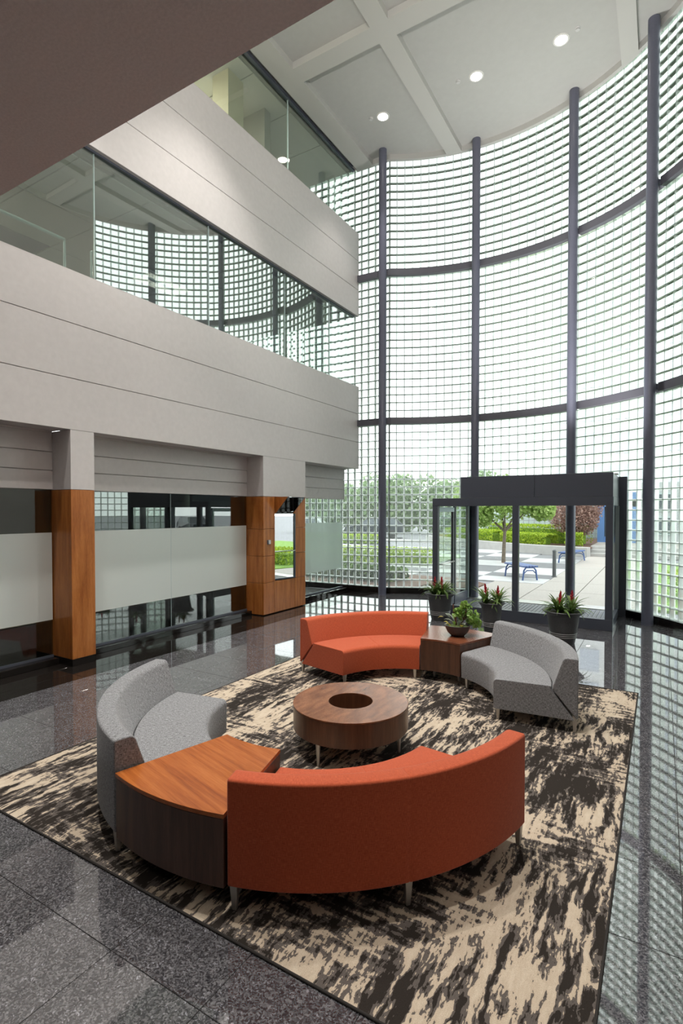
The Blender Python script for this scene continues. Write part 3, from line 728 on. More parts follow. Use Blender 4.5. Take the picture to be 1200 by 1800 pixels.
q = MB(); q.box(-10.0, -7.42, 9.3, 9.4, 0, 2.6); build('office_partition', q, M['office_wall'], ow)
q = MB(); q.box(-10.0, -7.42, 9.4, 12.2, -.1, 0); build('office_floor', q, M['office_floor'], ow)
for y in (7.66, 9.36):
    q = MB(); q.box(-7.14, -7.06, y - .035, y + .035, 4.5, 7.2); build('mullion_post', q, M['office_wall'], ow)
q = MB(); q.box(-9.6, -7.7, 2.0, 2.2, 4.5, 7.2); build('office_partition', q, M['office_cream'], ow)
t = thing('handrail', 'pale blue guard rail behind the middle storey glass', 'handrail', (-7.25, 0, 0))
for a, b in ((.5, 4.45), (4.86, 6.4)):
    q = MB(); q.tube([(0, a, 5.97), (0, b, 5.97)], .022, 10); build('top_rail', q, M['rail'], t, smooth=50)
    q = MB(); q.tube([(0, a, 5.47), (0, b, 5.47)], .016, 10); build('bottom_rail', q, M['rail'], t, smooth=50)
    for y in (a, b):
        q = MB(); q.tube([(0, y, 4.5), (0, y, 5.97)], .016, 10); build('post', q, M['rail'], t, smooth=50)

# ------------------------------------------------------------------ entrance vestibule
v = thing('door_1', 'charcoal framed glass entrance box with a deep plain header', 'entrance', (0, 0, 0), kind='structure')
W2 = .055
def fb(name, x0, x1, y0, y1, z0, z1, m='frame', bv=.004, parent=v):
    q = MB(); q.box(x0, x1, y0, y1, z0, z1); return build(name, q, M[m], parent, bevel=bv)
fb('bottom_rail', DX0, DX1, DY, DY + .11, 0, .20); fb('top_rail', DX0, DX1, DY, DY + .11, 2.24, 2.40)
for x0, x1 in ((DX0, DX0 + .115), (-2.475, -2.36), (DX1 - .115, DX1)): fb('stile', x0, x1, DY + .002, DY + .108, .2, 2.24)
for x0, x1 in ((DX0 + .115, -2.475), (-2.36, DX1 - .115)): fb('glass_pane', x0, x1, DY + .05, DY + .058, .2, 2.24, 'glass_door', 0)
fb('header_panel', -3.51, -2.07, DY, DY + .05, 2.402, 2.828); fb('header_panel', -2.064, DX1, DY, DY + .05, 2.402, 2.828)
fb('header_box', -3.50, DX1 - .005, DY + .051, 12.2, 2.402, 2.82)
fb('roof_panel', DX0, -3.512, DY + .112, 12.9, 2.30, 2.40)
fb('jamb', DX1 - .06, DX1 + .14, 12.06, 12.28, 0, 2.83)
fb('jamb', DX0 - .05, DX0 + .08, 12.95, 13.1, 0, 2.76)
fb('side_post', DX0 + .0, DX0 + .07, 12.70, 12.86, 0, 2.40, 'steel_edge')
fb('side_rail', DX1 - .06, DX1, DY + .112, 12.06, 0, .16); fb('side_rail', DX1 - .06, DX1, DY + .112, 12.06, 2.24, 2.40)
fb('side_edge', DX1 - .0, DX1 + .012, DY + .03, DY + .07, .0, 2.40, 'steel_edge')
fb('side_edge', DX1 - .06, DX1 + .006, 11.98, 12.055, .16, 2.24, 'steel_edge')
fb('glass_pane', DX1 - .034, DX1 - .026, DY + .112, 11.98, .16, 2.24, 'glass_door', 0)
fb('side_rail', DX0, DX0 + .06, DY + .112, 12.70, 2.24, 2.30)
fb('threshold', DX0 + .06, DX1 - .06, 12.7, 13.1, -.01, .012, 'chrome')
gm = MB()
for k in range(40): gm.box(-3.95 + k * .078, -3.91 + k * .078, 11.2, 12.55, .0, .014)
build('floor_grate', gm, M['dark_metal'], v); fb('grate_bed', -4.0, -.8, 11.15, 12.6, -.002, .004, 'frame', 0)
dl = thing('glass_door', 'glass door leaf with lever and push bar in the left side of the entrance', 'door', (DX0 + .03, DY + .16, 0))
fb('door_frame', -.025, .025, 0, 1.06, 2.12, 2.22, 'steel_edge', .004, dl); fb('door_frame', -.025, .025, 0, 1.06, .02, .26, 'frame', .004, dl)
fb('door_frame', -.025, .025, 0, .07, .26, 2.12, 'steel_edge', .004, dl); fb('door_frame', -.025, .025, .97, 1.06, .26, 2.12, 'frame', .004, dl)
fb('glass_pane', -.004, .004, .07, .97, .26, 2.12, 'glass_door', 0, dl)
q = MB(); q.tube([(.03, .1, 1.0), (.07, .14, 1.0), (.07, .92, 1.0), (.03, .96, 1.0)], .016, 10); build('push_bar', q, M['chrome'], dl, smooth=50)
q = MB(); q.tube([(-.03, .98, 1.02), (-.09, .98, 1.02), (-.09, .86, 1.0)], .012, 8); build('lever', q, M['chrome'], dl, smooth=50)
fb('glass_pane', DX0 + .026, DX0 + .034, 11.84, 12.70, .2, 2.24, 'glass_door', 0)
fb('side_stile', DX0, DX0 + .06, 11.76, 11.84, 0, 2.24)
fb('side_rail', DX0, DX0 + .06, 11.84, 12.70, 0, .2)

# ------------------------------------------------------------------ rug
rug = thing('area_rug', 'large beige and dark brown abstract streaked rug under the seating', 'rug', (-2.38, 4.51, 0))
q = MB(); NX, NY = 60, 70
hx, hy = 2.165, 2.565
for j in range(NY + 1):
    for i in range(NX + 1):
        x = -hx + 2 * hx * i / NX; y = -hy + 2 * hy * j / NY
        e = min(hx - abs(x), hy - abs(y)); z = .004 + .008 * min(1, e / .02 + .3) + .0015 * mnoise.noise(Vector((x * 9, y * 9, 0)))
        q.v.append((x, y, max(z, .002)))
for j in range(NY):
    for i in range(NX): q.f.append((j * (NX + 1) + i, j * (NX + 1) + i + 1, (j + 1) * (NX + 1) + i + 1, (j + 1) * (NX + 1) + i)); q.m.append(0)
build('pile', q, M['rug'], rug, smooth=60, fix=False)
M['binding'] = simple('dark_binding', (.02, .017, .015), .9)
for (a, b) in (((-hx, -hy), (hx, -hy)), ((hx, -hy), (hx, hy)), ((hx, hy), (-hx, hy)), ((-hx, hy), (-hx, -hy))):
    q = MB(); q.tube([(a[0], a[1], .006), (b[0], b[1], .006)], .007, 8); build('binding', q, M['binding'], rug, smooth=60)

# ------------------------------------------------------------------ curved seating
def arcsweep(name, prof, a0, a1, m, parent, n=40, groove=True, bevel=.014, smooth=35):
    """sweep a closed (r,z) profile from angle a0 to a1 about the origin"""
    angs = list(np.linspace(a0, a1, n + 1)); sc = [1.0] * len(angs)
    if groove:
        mid = (a0 + a1) / 2; R_ = max(p[0] for p in prof); d = .004 / R_
        angs = [x for x in angs if abs(x - mid) > 3 * d] + [mid - 2 * d, mid, mid + 2 * d]; angs.sort(); sc = [(.988 if abs(x - mid) < d / 2 else 1.0) for x in angs]
    cx = sum(p[0] for p in prof) / len(prof); cz = sum(p[1] for p in prof) / len(prof)
    mb = MB(); k = len(prof); cum = [0]
    for i in range(k): cum.append(cum[-1] + math.hypot(prof[(i + 1) % k][0] - prof[i][0], prof[(i + 1) % k][1] - prof[i][1]))
    for a, s_ in zip(angs, sc):
        for r, z in prof:
            r2 = cx + (r - cx) * s_; z2 = cz + (z - cz) * s_
            mb.v.append((r2 * math.cos(a), r2 * math.sin(a), z2))
    uvs = []
    Rm_ = cx
    for i in range(len(angs) - 1):
        for j in range(k):
            j2 = (j + 1) % k
            mb.f.append((i * k + j, (i + 1) * k + j, (i + 1) * k + j2, i * k + j2)); mb.m.append(0)
            u0, u1 = angs[i] * Rm_, angs[i + 1] * Rm_; uvs += [(u0, cum[j]), (u1, cum[j]), (u1, cum[j + 1]), (u0, cum[j + 1])]
    e0 = tuple(range(k)); e1 = tuple((len(angs) - 1) * k + j for j in reversed(range(k)))
    for e in (e0, e1):
        mb.f.append(e); mb.m.append(0); uvs += [prof[q_ % k] for q_ in e]
    me = mb.mesh(name, m); uv = me.uv_layers.new(name='UVMap')
    uv.data.foreach_set('uv', [c for p in uvs for c in p])
    b = bmesh.new(); b.from_mesh(me); bmesh.ops.recalc_face_normals(b, faces=b.faces); b.to_mesh(me); b.free()
    o = link(name, me, parent)
    md = o.modifiers.new('edge', 'BEVEL'); md.width = bevel; md.segments = 3; md.limit_method = 'ANGLE'; md.angle_limit = math.radians(50)
    me.polygons.foreach_set('use_smooth', [True] * len(me.polygons)); me.set_sharp_from_angle(angle=math.radians(smooth))
    return o
def rounded(pts, n=5):
    """pts: (r, z, radius) -> polyline with rounded corners"""
    out_ = []; k = len(pts)
    for i in range(k):
        p = Vector(pts[i][:2]); a = Vector(pts[i - 1][:2]); c = Vector(pts[(i + 1) % k][:2]); R_ = pts[i][2]
        if R_ <= 0: out_.append(tuple(p)); continue
        d1 = (a - p).normalized(); d2 = (c - p).normalized(); ang = d1.angle(d2); L_ = R_ / math.tan(ang / 2)
        p1 = p + d1 * L_; p2 = p + d2 * L_; ctr = p + (d1 + d2).normalized() * (R_ / math.sin(ang / 2))
        v1 = p1 - ctr; v2 = p2 - ctr; t = v1.angle(v2); sgn = 1 if v1.x * v2.y - v1.y * v2.x > 0 else -1
        for q_ in range(n + 1):
            th = sgn * t * q_ / n; out_.append((ctr.x + v1.x * math.cos(th) - v1.y * math.sin(th), ctr.y + v1.x * math.sin(th) + v1.y * math.cos(th)))
    return out_
RO, RI = 1.73, .935
def leg_mesh():
    mb = MB(); n = 4; v = []
    for z, w, d in ((.165, .022, .022), (.13, .0215, .0215), (0.0, .0125, .0125)):
        v += [(-w, -d, z), (w, -d, z), (w, d, z), (-w, d, z)]
    f = [(0, 1, 2, 3), (11, 10, 9, 8)]
    for k in range(2):
        for j in range(4): f.append((k * 4 + j, k * 4 + 4 + j, k * 4 + 4 + (j + 1) % 4, k * 4 + (j + 1) % 4))
    mb.add(v, f); me = mb.mesh('leg', M['leg'])
    b = bmesh.new(); b.from_mesh(me); bmesh.ops.recalc_face_normals(b, faces=b.faces); bmesh.ops.bevel(b, geom=list(b.edges), offset=.003, segments=1, affect='EDGES'); b.to_mesh(me); b.free(); return me
leg_me = leg_mesh(); RUGZ = .0142
def add_legs(t, spots):
    for r, a, tilt in spots:
        o = link('leg', leg_me, t, (r * math.cos(a), r * math.sin(a), 0)); o.rotation_euler = (0, 0, a)
def settee(name, label, m, span, loc, a0, cat='sofa'):
    """a0: world angle of its start; local sweep 0..span"""
    t = thing(name, label, cat, (loc[0], loc[1], RUGZ), a0, group='curved settees on the rug')
    back = rounded([(RO, .118, .01), (RO, .712, .016), (RO - .13, .715, .05), (RO - .225, .43, 0), (RO - .235, .40, 0)], 5)
    seat = rounded([(RO - .03, .116, .005), (RO - .245, .392, 0), (RO - .24, .425, .015), (RI, .42, .045), (RI + .008, .116, .008)], 5)
    arcsweep('backrest', back, .004, span - .004, M[m], t); arcsweep('seat', seat, .006, span - .006, M[m], t)
    d = .05; add_legs(t, [(RO - .03, .022, 0), (RO - .03, span / 2, 0), (RO - .03, span - .022, 0), (RI + .045, d * 1.4, 0), (RI + .045, span - d * 1.4, 0)])
    return t
D = math.radians
C1 = (-2.44, 3.725); C2 = (-2.385, 5.31)
settee('curved_sofa', 'orange curved sofa seen from behind, nearest the viewer', 'orange', D(66), C1, D(-74))
settee('curved_sofa', 'light gray tweed curved sofa beside the big orange-brown wedge table', 'grayfab', D(65.5), C1, D(-170))
settee('curved_sofa', 'orange curved sofa at the far side, left of the table with the plant', 'orange', D(64.5), C2, D(103.2))
settee('curved_sofa', 'dark gray tweed curved sofa at the far right side of the rug', 'grayfab', D(64.5), C2, D(5.0))
def wedge(label, loc, a0, span, mt, ms):
    t = thing('wedge_table', label, 'table', (loc[0], loc[1], RUGZ), a0, group='wedge tables joining the settees')
    body = [(RO, .12), (RO, .495), (RI, .495), (RI, .12)]
    arcsweep('body', body, .004, span - .004, M[ms], t, 24, False, .003)
    top = [(RO + .003, .497), (RO + .003, .522), (RI - .003, .522), (RI - .003, .497)]
    o = arcsweep('table_top', top, .003, span - .003, M[mt], t, 24, False, .002)
    d = .1; add_legs(t, [(1.46, d, 0), (1.46, span - d, 0), (1.12, 1.4 * d, 0), (1.12, span - 1.4 * d, 0)])
    return t
wedge('big orange-brown wedge table between the near orange and light gray sofas', C1, D(-104.2), D(30.0), 'wood_table', 'wood_body')
wt2 = wedge('smaller looking darker toned wedge table carrying the bowl of plants', C2, D(69.9), D(33), 'wood_table_dim', 'wood_side2')

ct = thing('coffee_table', 'round walnut coffee table with a round hole in its middle', 'table', (-2.405, 4.145, RUGZ))
def ring_solid(prof, n=64):
    mb = MB(); k = len(prof)
    for i in range(n):
        a = 2 * PI * i / n
        for r, z in prof: mb.v.append((r * math.cos(a), r * math.sin(a), z))
    for i in range(n):
        i2 = (i + 1) % n
        for j in range(k): mb.f.append((i * k + j, i2 * k + j, i2 * k + (j + 1) % k, i * k + (j + 1) % k)); mb.m.append(0)
    return mb
RC = .522
build('table_top', ring_solid([(RC, .392), (RC, .406), (.2, .406), (.2, .392)]), M['wood_ct'], ct, bevel=.002, smooth=40)
build('side_band', ring_solid([(RC - .002, .19), (RC - .002, .39), (RC - .03, .39), (RC - .03, .19)]), M['wood_ct_side'], ct, bevel=.002, smooth=40)
build('inner_band', ring_solid([(.2, .19), (.2, .391), (.225, .391), (.225, .19)]), M['wood_ct_side'], ct, smooth=40)
mb = MB(); mb.lathe([(RC - .03, .19), (RC - .03, .205)], 64); build('base_panel', mb, M['wood_ct_side'], ct)
def ct_leg():
    mb = MB(); mb.lathe([(.011, 0), (.022, .19)], 12); me = mb.mesh('leg', M['leg']); me.polygons.foreach_set('use_smooth', [True] * len(me.polygons)); me.set_sharp_from_angle(angle=.7); return me
cl = ct_leg()
for p in ((-2.431, 3.616), (-1.963, 4.2), (-2.41, 4.57), (-2.88, 4.1)):
    link('leg', cl, ct, (p[0] + 2.405, p[1] - 4.11, 0))

# ------------------------------------------------------------------ planters
def blade(L_, w, lift, droop, n=7):
    """one arching strap leaf along +X with a fold, rooted at the origin"""
    mb = MB(); pts = []
    x = z = 0.0; a = lift
    for i in range(n + 1):
        t = i / n; ww = w * (0.55 + .9 * t) * (1 - t ** 2.2) + .0015
        pts.append((x, z, ww)); x += math.cos(a) * L_ / n; z += math.sin(a) * L_ / n; a -= droop / n
    for x, z, ww in pts: mb.v += [(x, -ww, z + ww * .35), (x, 0, z), (x, ww, z + ww * .35)]
    for i in range(n):
        for j in range(2): mb.f.append((i * 3 + j, i * 3 + j + 1, i * 3 + j + 4, i * 3 + j + 3)); mb.m.append(0)
    return mb.mesh('leaf', M['brom'])
leafs = [blade(.31 + .04 * (i % 3), .019 + .003 * (i % 2), 1.25 - .10 * i, .75 + .17 * i) for i in range(8)]
for me in leafs: me.polygons.foreach_set('use_smooth', [True] * len(me.polygons))
def bract_mesh():
    mb = MB(); r = random.Random(3)
    mb.tube([(0, 0, 0), (0, 0, .20)], .008, 6)
    for k in range(26):
        z = .09 + .145 * k / 26; a = k * 2.399; L_ = .075 * (1 - .5 * k / 26); up = .55 + .9 * k / 26
        d = Vector((math.cos(a) * math.cos(up), math.sin(a) * math.cos(up), math.sin(up))); s_ = Vector((-math.sin(a), math.cos(a), 0)) * .012
        b = Vector((0, 0, z)); mb.add([b - s_ * .5, b + s_ * .5, b + d * L_ * .55 + s_, b + d * L_, b + d * L_ * .55 - s_], [(0, 1, 2, 4), (4, 2, 3)])
    return mb.mesh('flower_spike', M['bract'])
bract_me = bract_mesh()
def planter(label, x, y, k, seed, flowers):
    t = thing('bromeliad_planter', label, 'planter', (x, y, 0), group='charcoal planters of red bromeliads by the entrance')
    prof = [(.165, 0), (.172, .01), (.19, .10), (.225, .33), (.24, .455), (.255, .468), (.29, .50), (.31, .515), (.315, .525), (.308, .532), (.285, .528), (.262, .505), (.24, .47)]
    mb = MB(); mb.lathe([(r * k, z) for r, z in prof], 48, cap1=False); build('pot', mb, M['pot'], t, smooth=45)
    for zz in (.115, .145, .175):
        r = .19 + (.225 - .19) * (zz - .10) / .23
        q = MB(); q.lathe([(r * k - .002, zz - .008), (r * k + .006, zz - .005), (r * k + .008, zz), (r * k + .006, zz + .005), (r * k - .002, zz + .008)], 48, cap0=False, cap1=False); build('ring', q, M['pot_ring'], t, smooth=60)
    mb = MB(); mb.lathe([(.02, .485), (.12 * k, .488), (.255 * k, .475)], 32, cap0=True, cap1=False); build('soil', mb, M['soil'], t, smooth=60)
    r_ = random.Random(seed)
    cl_ = flowers
    for (fx, fy, fh) in cl_:
        for q_ in range(44):
            me = leafs[r_.randrange(8)]
            o = link('leaf', me, t, (fx + r_.uniform(-.02, .02), fy + r_.uniform(-.02, .02), .475 + r_.uniform(0, .05)))
            o.rotation_euler = (r_.uniform(-.12, .12), r_.uniform(-.25, .12), r_.uniform(0, 2 * PI)); s_ = r_.uniform(.75, 1.1); o.scale = (s_, s_, s_)
        if fh:
            o = link('flower_spike', bract_me, t, (fx, fy, .50 + fh - .12)); o.rotation_euler = (r_.uniform(-.12, .12), r_.uniform(-.12, .12), r_.uniform(0, 6))
            s_ = r_.uniform(1.0, 1.15); o.scale = (s_, s_, s_)
    return t
planter('charcoal planter of red bromeliads behind the orange sofa back, leftmost', -3.72, 9.92, .98, 1, [(-.10, -.06, .17), (.06, -.05, .20), (.02, .1, 0)])
planter('smaller charcoal planter of red bromeliads at the middle post of the entrance', -2.56, 9.38, .74, 2, [(-.08, -.06, .2), (.1, .05, .16)])
planter('charcoal planter of red bromeliads in front of the right entrance pane', -1.35, 9.20, 1.02, 3, [(-.06, -.08, .17), (.12, .04, .19), (-.08, .1, 0)])

bw = thing('bowl_planter', 'dark bowl of bright green jade plant on the far wedge table', 'bowl plant', (-2.235, 6.60, .5375))
mb = MB(); mb.lathe([(.07, 0), (.085, .004), (.13, .05), (.155, .105), (.165, .135), (.168, .14), (.16, .142), (.153, .132), (.14, .105)], 40, cap1=False); build('bowl', mb, M['pot'], bw, smooth=45)
mb = MB(); mb.lathe([(.02, .135), (.09, .13), (.15, .118)], 28, cap1=False); build('moss', mb, M['moss'], bw, smooth=60)
q = MB(); q.tube([(-.02, 0, .11), (-.025, -.01, .22), (-.05, -.01, .30), (-.06, 0, .40)], [.018, .014, .012, .008], 8); build('stem', q, M['stem_red'], bw, smooth=60)
q = MB()
for a in range(6):
    e = Vector((.11 + .08 * math.cos(a), .05 + .09 * math.sin(a), .30 + .03 * (a % 3))); q.tube([(.02, 0, .12), (.07, .02, .2), tuple(e)], [.009, .007, .003], 6)
build('branch', q, M['stem_red'], bw, smooth=60)
def leaf_cards(n, sample, size, seed, jit=.6, asp=.62, oval=True):
    r = np.random.default_rng(seed); mb = MB()
    for k in range(n):
        c = Vector(sample(r)); d = Vector(r.normal(size=3)); d.normalize(); e = d.cross(Vector(r.normal(size=3))); e.normalize()
        s_ = size * r.uniform(1 - jit, 1 + jit) * .5
        if oval: mb.add([c - d * s_, c - d * s_ * .2 + e * s_ * asp, c + d * s_ * .5 + e * s_ * asp * .8, c + d * s_, c + d * s_ * .5 - e * s_ * asp * .8, c - d * s_ * .2 - e * s_ * asp], [(0, 1, 2, 3, 4, 5)])
        else: mb.add([c - d * s_ - e * s_ * asp, c + d * s_ - e * s_ * asp, c + d * s_ + e * s_ * asp, c - d * s_ + e * s_ * asp], [(0, 1, 2, 3)])
    return mb
def blobs(centers):
    def f(r):
        c, R_ = centers[r.integers(len(centers))]; d = r.normal(size=3); d /= np.linalg.norm(d); return np.array(c) + d * R_ * r.uniform(.35, 1.0) ** .5
    return f
o = build('foliage', leaf_cards(430, blobs([((.10, .05, .33), .085), ((.20, .02, .27), .08), ((.04, .06, .25), .075), ((.14, .12, .21), .08), ((.22, .07, .18), .07), ((.09, 0, .40), .05), ((.0, -.02, .30), .05)]), .046, 4, .3, .75), M['jade'], bw, fix=False); o['kind'] = 'stuff'
def bigleaf(L_, w):
    mb = MB(); n = 6
    for i in range(n + 1):
        t = i / n; ww = w * math.sin(PI * (t * .92 + .04)); x = L_ * t; z = .25 * L_ * math.sin(t * 2.4) ; mb.v += [(x, -ww, z + ww * .3), (x, 0, z), (x, ww, z + ww * .3)]
    for i in range(n):
        for j in range(2): mb.f.append((i * 3 + j, i * 3 + j + 1, i * 3 + j + 4, i * 3 + j + 3)); mb.m.append(0)
    return mb
for (L_, w, m, loc, rz, ry) in ((.17, .02, 'graygreen', (-.03, 0, .16), 3.0, -.5), (.15, .022, 'graygreen', (-.03, -.02, .15), 3.5, -.2), (.12, .03, 'graygreen', (.02, -.03, .14), 5.6, -.5), (.10, .03, 'graygreen', (-.1, .0, .22), 2.8, -.2),
                            (.11, .026, 'graygreen', (.07, -.05, .15), 5.4, -.1), (.08, .025, 'yellow_leaf', (-.07, -.08, .13), 4.2, -.3), (.08, .028, 'yellow_leaf', (.08, -.07, .13), 5.0, -.2), (.07, .025, 'yellow_leaf', (-.11, -.02, .14), 3.4, -.2),
                            (.075, .02, 'yellow_leaf', (-.19, -.01, .225), 3.3, .5), (.08, .022, 'jade', (-.02, -.06, .14), 4.6, -.7), (.08, .022, 'jade', (-.06, .05, .2), 2.5, -.7)):
    o = build('large_leaf', bigleaf(L_, w), M[m], bw, loc, fix=False, smooth=60); o.rotation_euler = (0, ry, rz)

# ------------------------------------------------------------------ outside
gnd = tag(link('ground', None), 'paved courtyard ground outside the glass wall', 'ground', kind='structure')
mb = MB(); mb.add([(-150, 13.1, -.04), (150, 13.1, -.04), (150, 160, -.04), (-150, 160, -.04), (-150, -60, -.04), (-13, -60, -.04), (-13, 13.1, -.04)], [(0, 1, 2, 3)])
mb.add([(1.4, -60, -.04), (150, -60, -.04), (150, 13.1, -.04), (1.4, 13.1, -.04)], [(0, 1, 2, 3)])
mb.add([(-13, 12.3, -.04), (1.4, 12.3, -.04), (1.4, 13.1, -.04), (-13, 13.1, -.04)], [(0, 1, 2, 3)])
mb.add([(0.2, 8.3, -.041), (1.4, 8.3, -.041), (1.4, 12.3, -.041), (0.2, 12.3, -.041)], [(0, 1, 2, 3)])
build('lot_surface', mb, M['asphalt'], gnd, fix=False)
def slab_o(name, x0, x1, y0, y1, z, m, gap=.012):
    q = MB(); q.box(x0 + gap, x1 - gap, y0 + gap, y1 - gap, z - .05, z); return build(name, q, M[m], gnd, bevel=.004, seg=1)
XS = [-2.95, -1.83, -.35]; YS = [13.1, 15.0, 17.0, 19.2, 21.4, 23.6, 25.4, 27.25]
for a, b in zip(XS[:-1], XS[1:]):
    for c, d in zip(YS[:-1], YS[1:]): slab_o('sidewalk_slab', a, b, c, d, .0, 'aggregate')
slab_o('sidewalk_slab', -2.95 - 1.4, -2.95, 13.1, 16.25, .0, 'aggregate'); slab_o('sidewalk_slab', -5.8, -4.35, 13.1, 14.2, .0, 'aggregate')
ny = [16.3, 17.5, 18.6, 20.8, 22.9, 25.0, 26.9, 29.2]
for i in range(9):
    xa, xb2 = -2.95 - 2.1 * i, -2.95 - 2.1 * (i + 1)
    for j in range(len(ny) - 1):
        if i == 0 and j > 5: continue
        slab_o('paving_slab', xb2, xa, ny[j], ny[j + 1], .0, 'white_paver' if (i + j) % 2 == 0 else 'gray_paver', .006)
def patch(name, poly, z, m):
    n = len(poly); q = MB(); q.add([(x, y, z) for x, y in poly] + [(x, y, z - .06) for x, y in poly], [tuple(range(n))] + [((i + 1) % n, i, n + i, n + (i + 1) % n) for i in range(n)]); return build(name, q, M[m], gnd, fix=False)
patch('mulch_bed', [(-4.35, 14.25), (-4.4, 15.4), (-5.2, 16.2), (-12.5, 16.25), (-14, 14), (-12.5, 13.15), (-6, 13.15), (-5.8, 14.25)], .02, 'mulch')
patch('lawn_patch', [(-30, 13.2), (-14.1, 13.2), (-14.2, 17), (-30, 19)], .02, 'lawn')
patch('lawn_patch', [(-.3, 13.2), (14, 12.4), (14, 25), (-.3, 25)], .02, 'lawn')
patch('mulch_bed', [(1.5, 9.2), (5.25, 9.2), (5.25, 12.3), (1.5, 12.3)], .02, 'mulch')
patch('light_walk', [(-60, 40), (-9, 33), (-9, 35), (-60, 43)], .0, 'concrete')

# raised planting bed behind the low wall
lw = thing('planter_wall', 'low curved concrete retaining wall across the courtyard', 'wall', (0, 0, 0))
LWP = [(-2.93, 26.85), (-4.3, 27.15), (-6.0, 27.9), (-8.0, 29.2), (-10.5, 31.2), (-14, 34.5)]
q = MB(); k = len(LWP)
for (x, y) in LWP: q.v += [(x, y, -.04), (x, y, .43), (x + .1, y + .38, .43), (x + .1, y + .38, -.04)]
for i in range(k - 1):
    for j in range(4): q.f.append((i * 4 + j, i * 4 + (j + 1) % 4, i * 4 + 4 + (j + 1) % 4, i * 4 + 4 + j)); q.m.append(0)
q.f += [(0, 1, 2, 3), ((k - 1) * 4 + 3, (k - 1) * 4 + 2, (k - 1) * 4 + 1, (k - 1) * 4)]; q.m += [0, 0]
build('wall_body', q, M['concrete'], lw, bevel=.015)
patch('mulch_bed', [(x + .1, y + .37) for x, y in LWP] + [(-14, 45), (-2.93, 45)], .40, 'mulch')
slab_o('upper_walk', -2.9, 4, 28.2, 33, .45, 'aggregate', 0)
st = thing('entrance_steps', 'three pale concrete steps up to the blue framed door', 'steps', (0, 0, 0))
for i in range(3):
    q = MB(); q.box(-2.9, 4, 27.3 + .32 * i, 28.3, .15 * i - .02, .15 * (i + 1)); build('step', q, M['concrete'], st, bevel=.015)

def hedge(label, pts, w, h, z0, seed, n, m='hedge', sz=.07, grp='clipped hedges outside'):
    t = thing('hedge', label, 'hedge', (pts[0][0], pts[0][1], z0), group=grp); c0 = np.array(pts[0])
    q = MB(); P3 = [np.array(p) - c0 for p in pts]
    Pc = [p.copy() for p in P3]
    for e_, f_ in ((0, 1), (-1, -2)):
        dd = P3[f_] - P3[e_]; Pc[e_] = P3[e_] + dd / np.linalg.norm(dd) * .3
    for i, p in enumerate(Pc):
        d = P3[min(i + 1, len(P3) - 1)] - P3[max(i - 1, 0)]; d = d / np.linalg.norm(d); nn = np.array((-d[1], d[0])) * (w / 2 - .2)
        q.v += [(*(p - nn), 0), (*(p - nn), h - .2), (*(p + nn), h - .2), (*(p + nn), 0)]
    for i in range(len(P3) - 1):
        for j in range(4): q.f.append((i * 4 + j, i * 4 + (j + 1) % 4, i * 4 + 4 + (j + 1) % 4, i * 4 + 4 + j)); q.m.append(0)
    e = len(P3) * 4 - 4; q.f += [(0, 1, 2, 3), (e + 3, e + 2, e + 1, e)]; q.m += [0, 0]
    build('core', q, M['hedge_core'], t)
    seglen = [np.linalg.norm(b - a) for a, b in zip(P3[:-1], P3[1:])]
    pr_ = np.array(seglen) / sum(seglen)
    def samp(r, side=False):
        i = r.choice(len(seglen), p=pr_); u = r.uniform(); p = P3[i] + (P3[i + 1] - P3[i]) * u; d = (P3[i + 1] - P3[i]) / seglen[i]; nn = np.array((-d[1], d[0]))
        f = r.uniform()
        if f < .55: a = r.uniform(-1, 1) * w / 2; z = h + r.normal() * .02 - .12 * abs(a / (w / 2)) ** 4
        else: a = (1 if r.uniform() < .5 else -1) * (w / 2 - abs(r.normal()) * .02); z = r.uniform(.05, h)
        p = p + nn * a; return (p[0], p[1], z)
    o = build('foliage', leaf_cards(int(n * 1.7), samp, sz, seed), M[m], t, fix=False); o['kind'] = 'stuff'
    return t
hedge('yellow-green clipped hedge on the bed, front row', [(-4.75, 28.5), (-6.2, 29.15), (-7.3, 29.95)], 1.1, .55, .40, 11, 3500)
hedge('yellow-green clipped hedge on the bed, front row beside the low wall end', [(-3.3, 28.4), (-4.1, 28.3)], 1.1, .62, .40, 12, 1500)
hedge('yellow-green clipped hedge on the bed, left end of the front row', [(-7.8, 30.35), (-9.8, 31.95), (-12, 33.9)], 1.1, .6, .40, 13, 3500)
hedge('long yellow-green clipped hedge on the bed, back row', [(-3.2, 30.0), (-5.5, 30.6), (-8.5, 32.5), (-12, 35.4)], 1.2, .95, .40, 14, 6000)
hedge('low hedge outside the left blocks', [(-15.5, 18.6), (-11.5, 19.3), (-7.5, 19.7)], 1.0, .62, .0, 15, 4500)
hedge('low hedge outside the left blocks, far left end', [(-24, 18.2), (-16, 18.5)], 1.0, .62, .0, 16, 4500)
hedge('green shrub row outside the blocks right of the entrance', [(.15, 15.4), (3, 15.0), (6.5, 14.2)], 1.3, .62, .0, 17, 3500)
hedge('hedge in front of the facade right of the entrance', [(.8, 26.2), (7, 25.0)], 1.0, .9, .0, 18, 3500)
hedge('leafy ground plants outside the far left blocks', [(-11.8, 14.6), (-8.5, 14.5), (-6.6, 14.4)], .9, .38, .02, 19, 2500, 'hedge_low', .11)

hedge('thin far hedge strip across the car park', [(-28, 26.5), (-15.5, 31.0)], 1.0, .55, .0, 20, 5000, sz=.09)

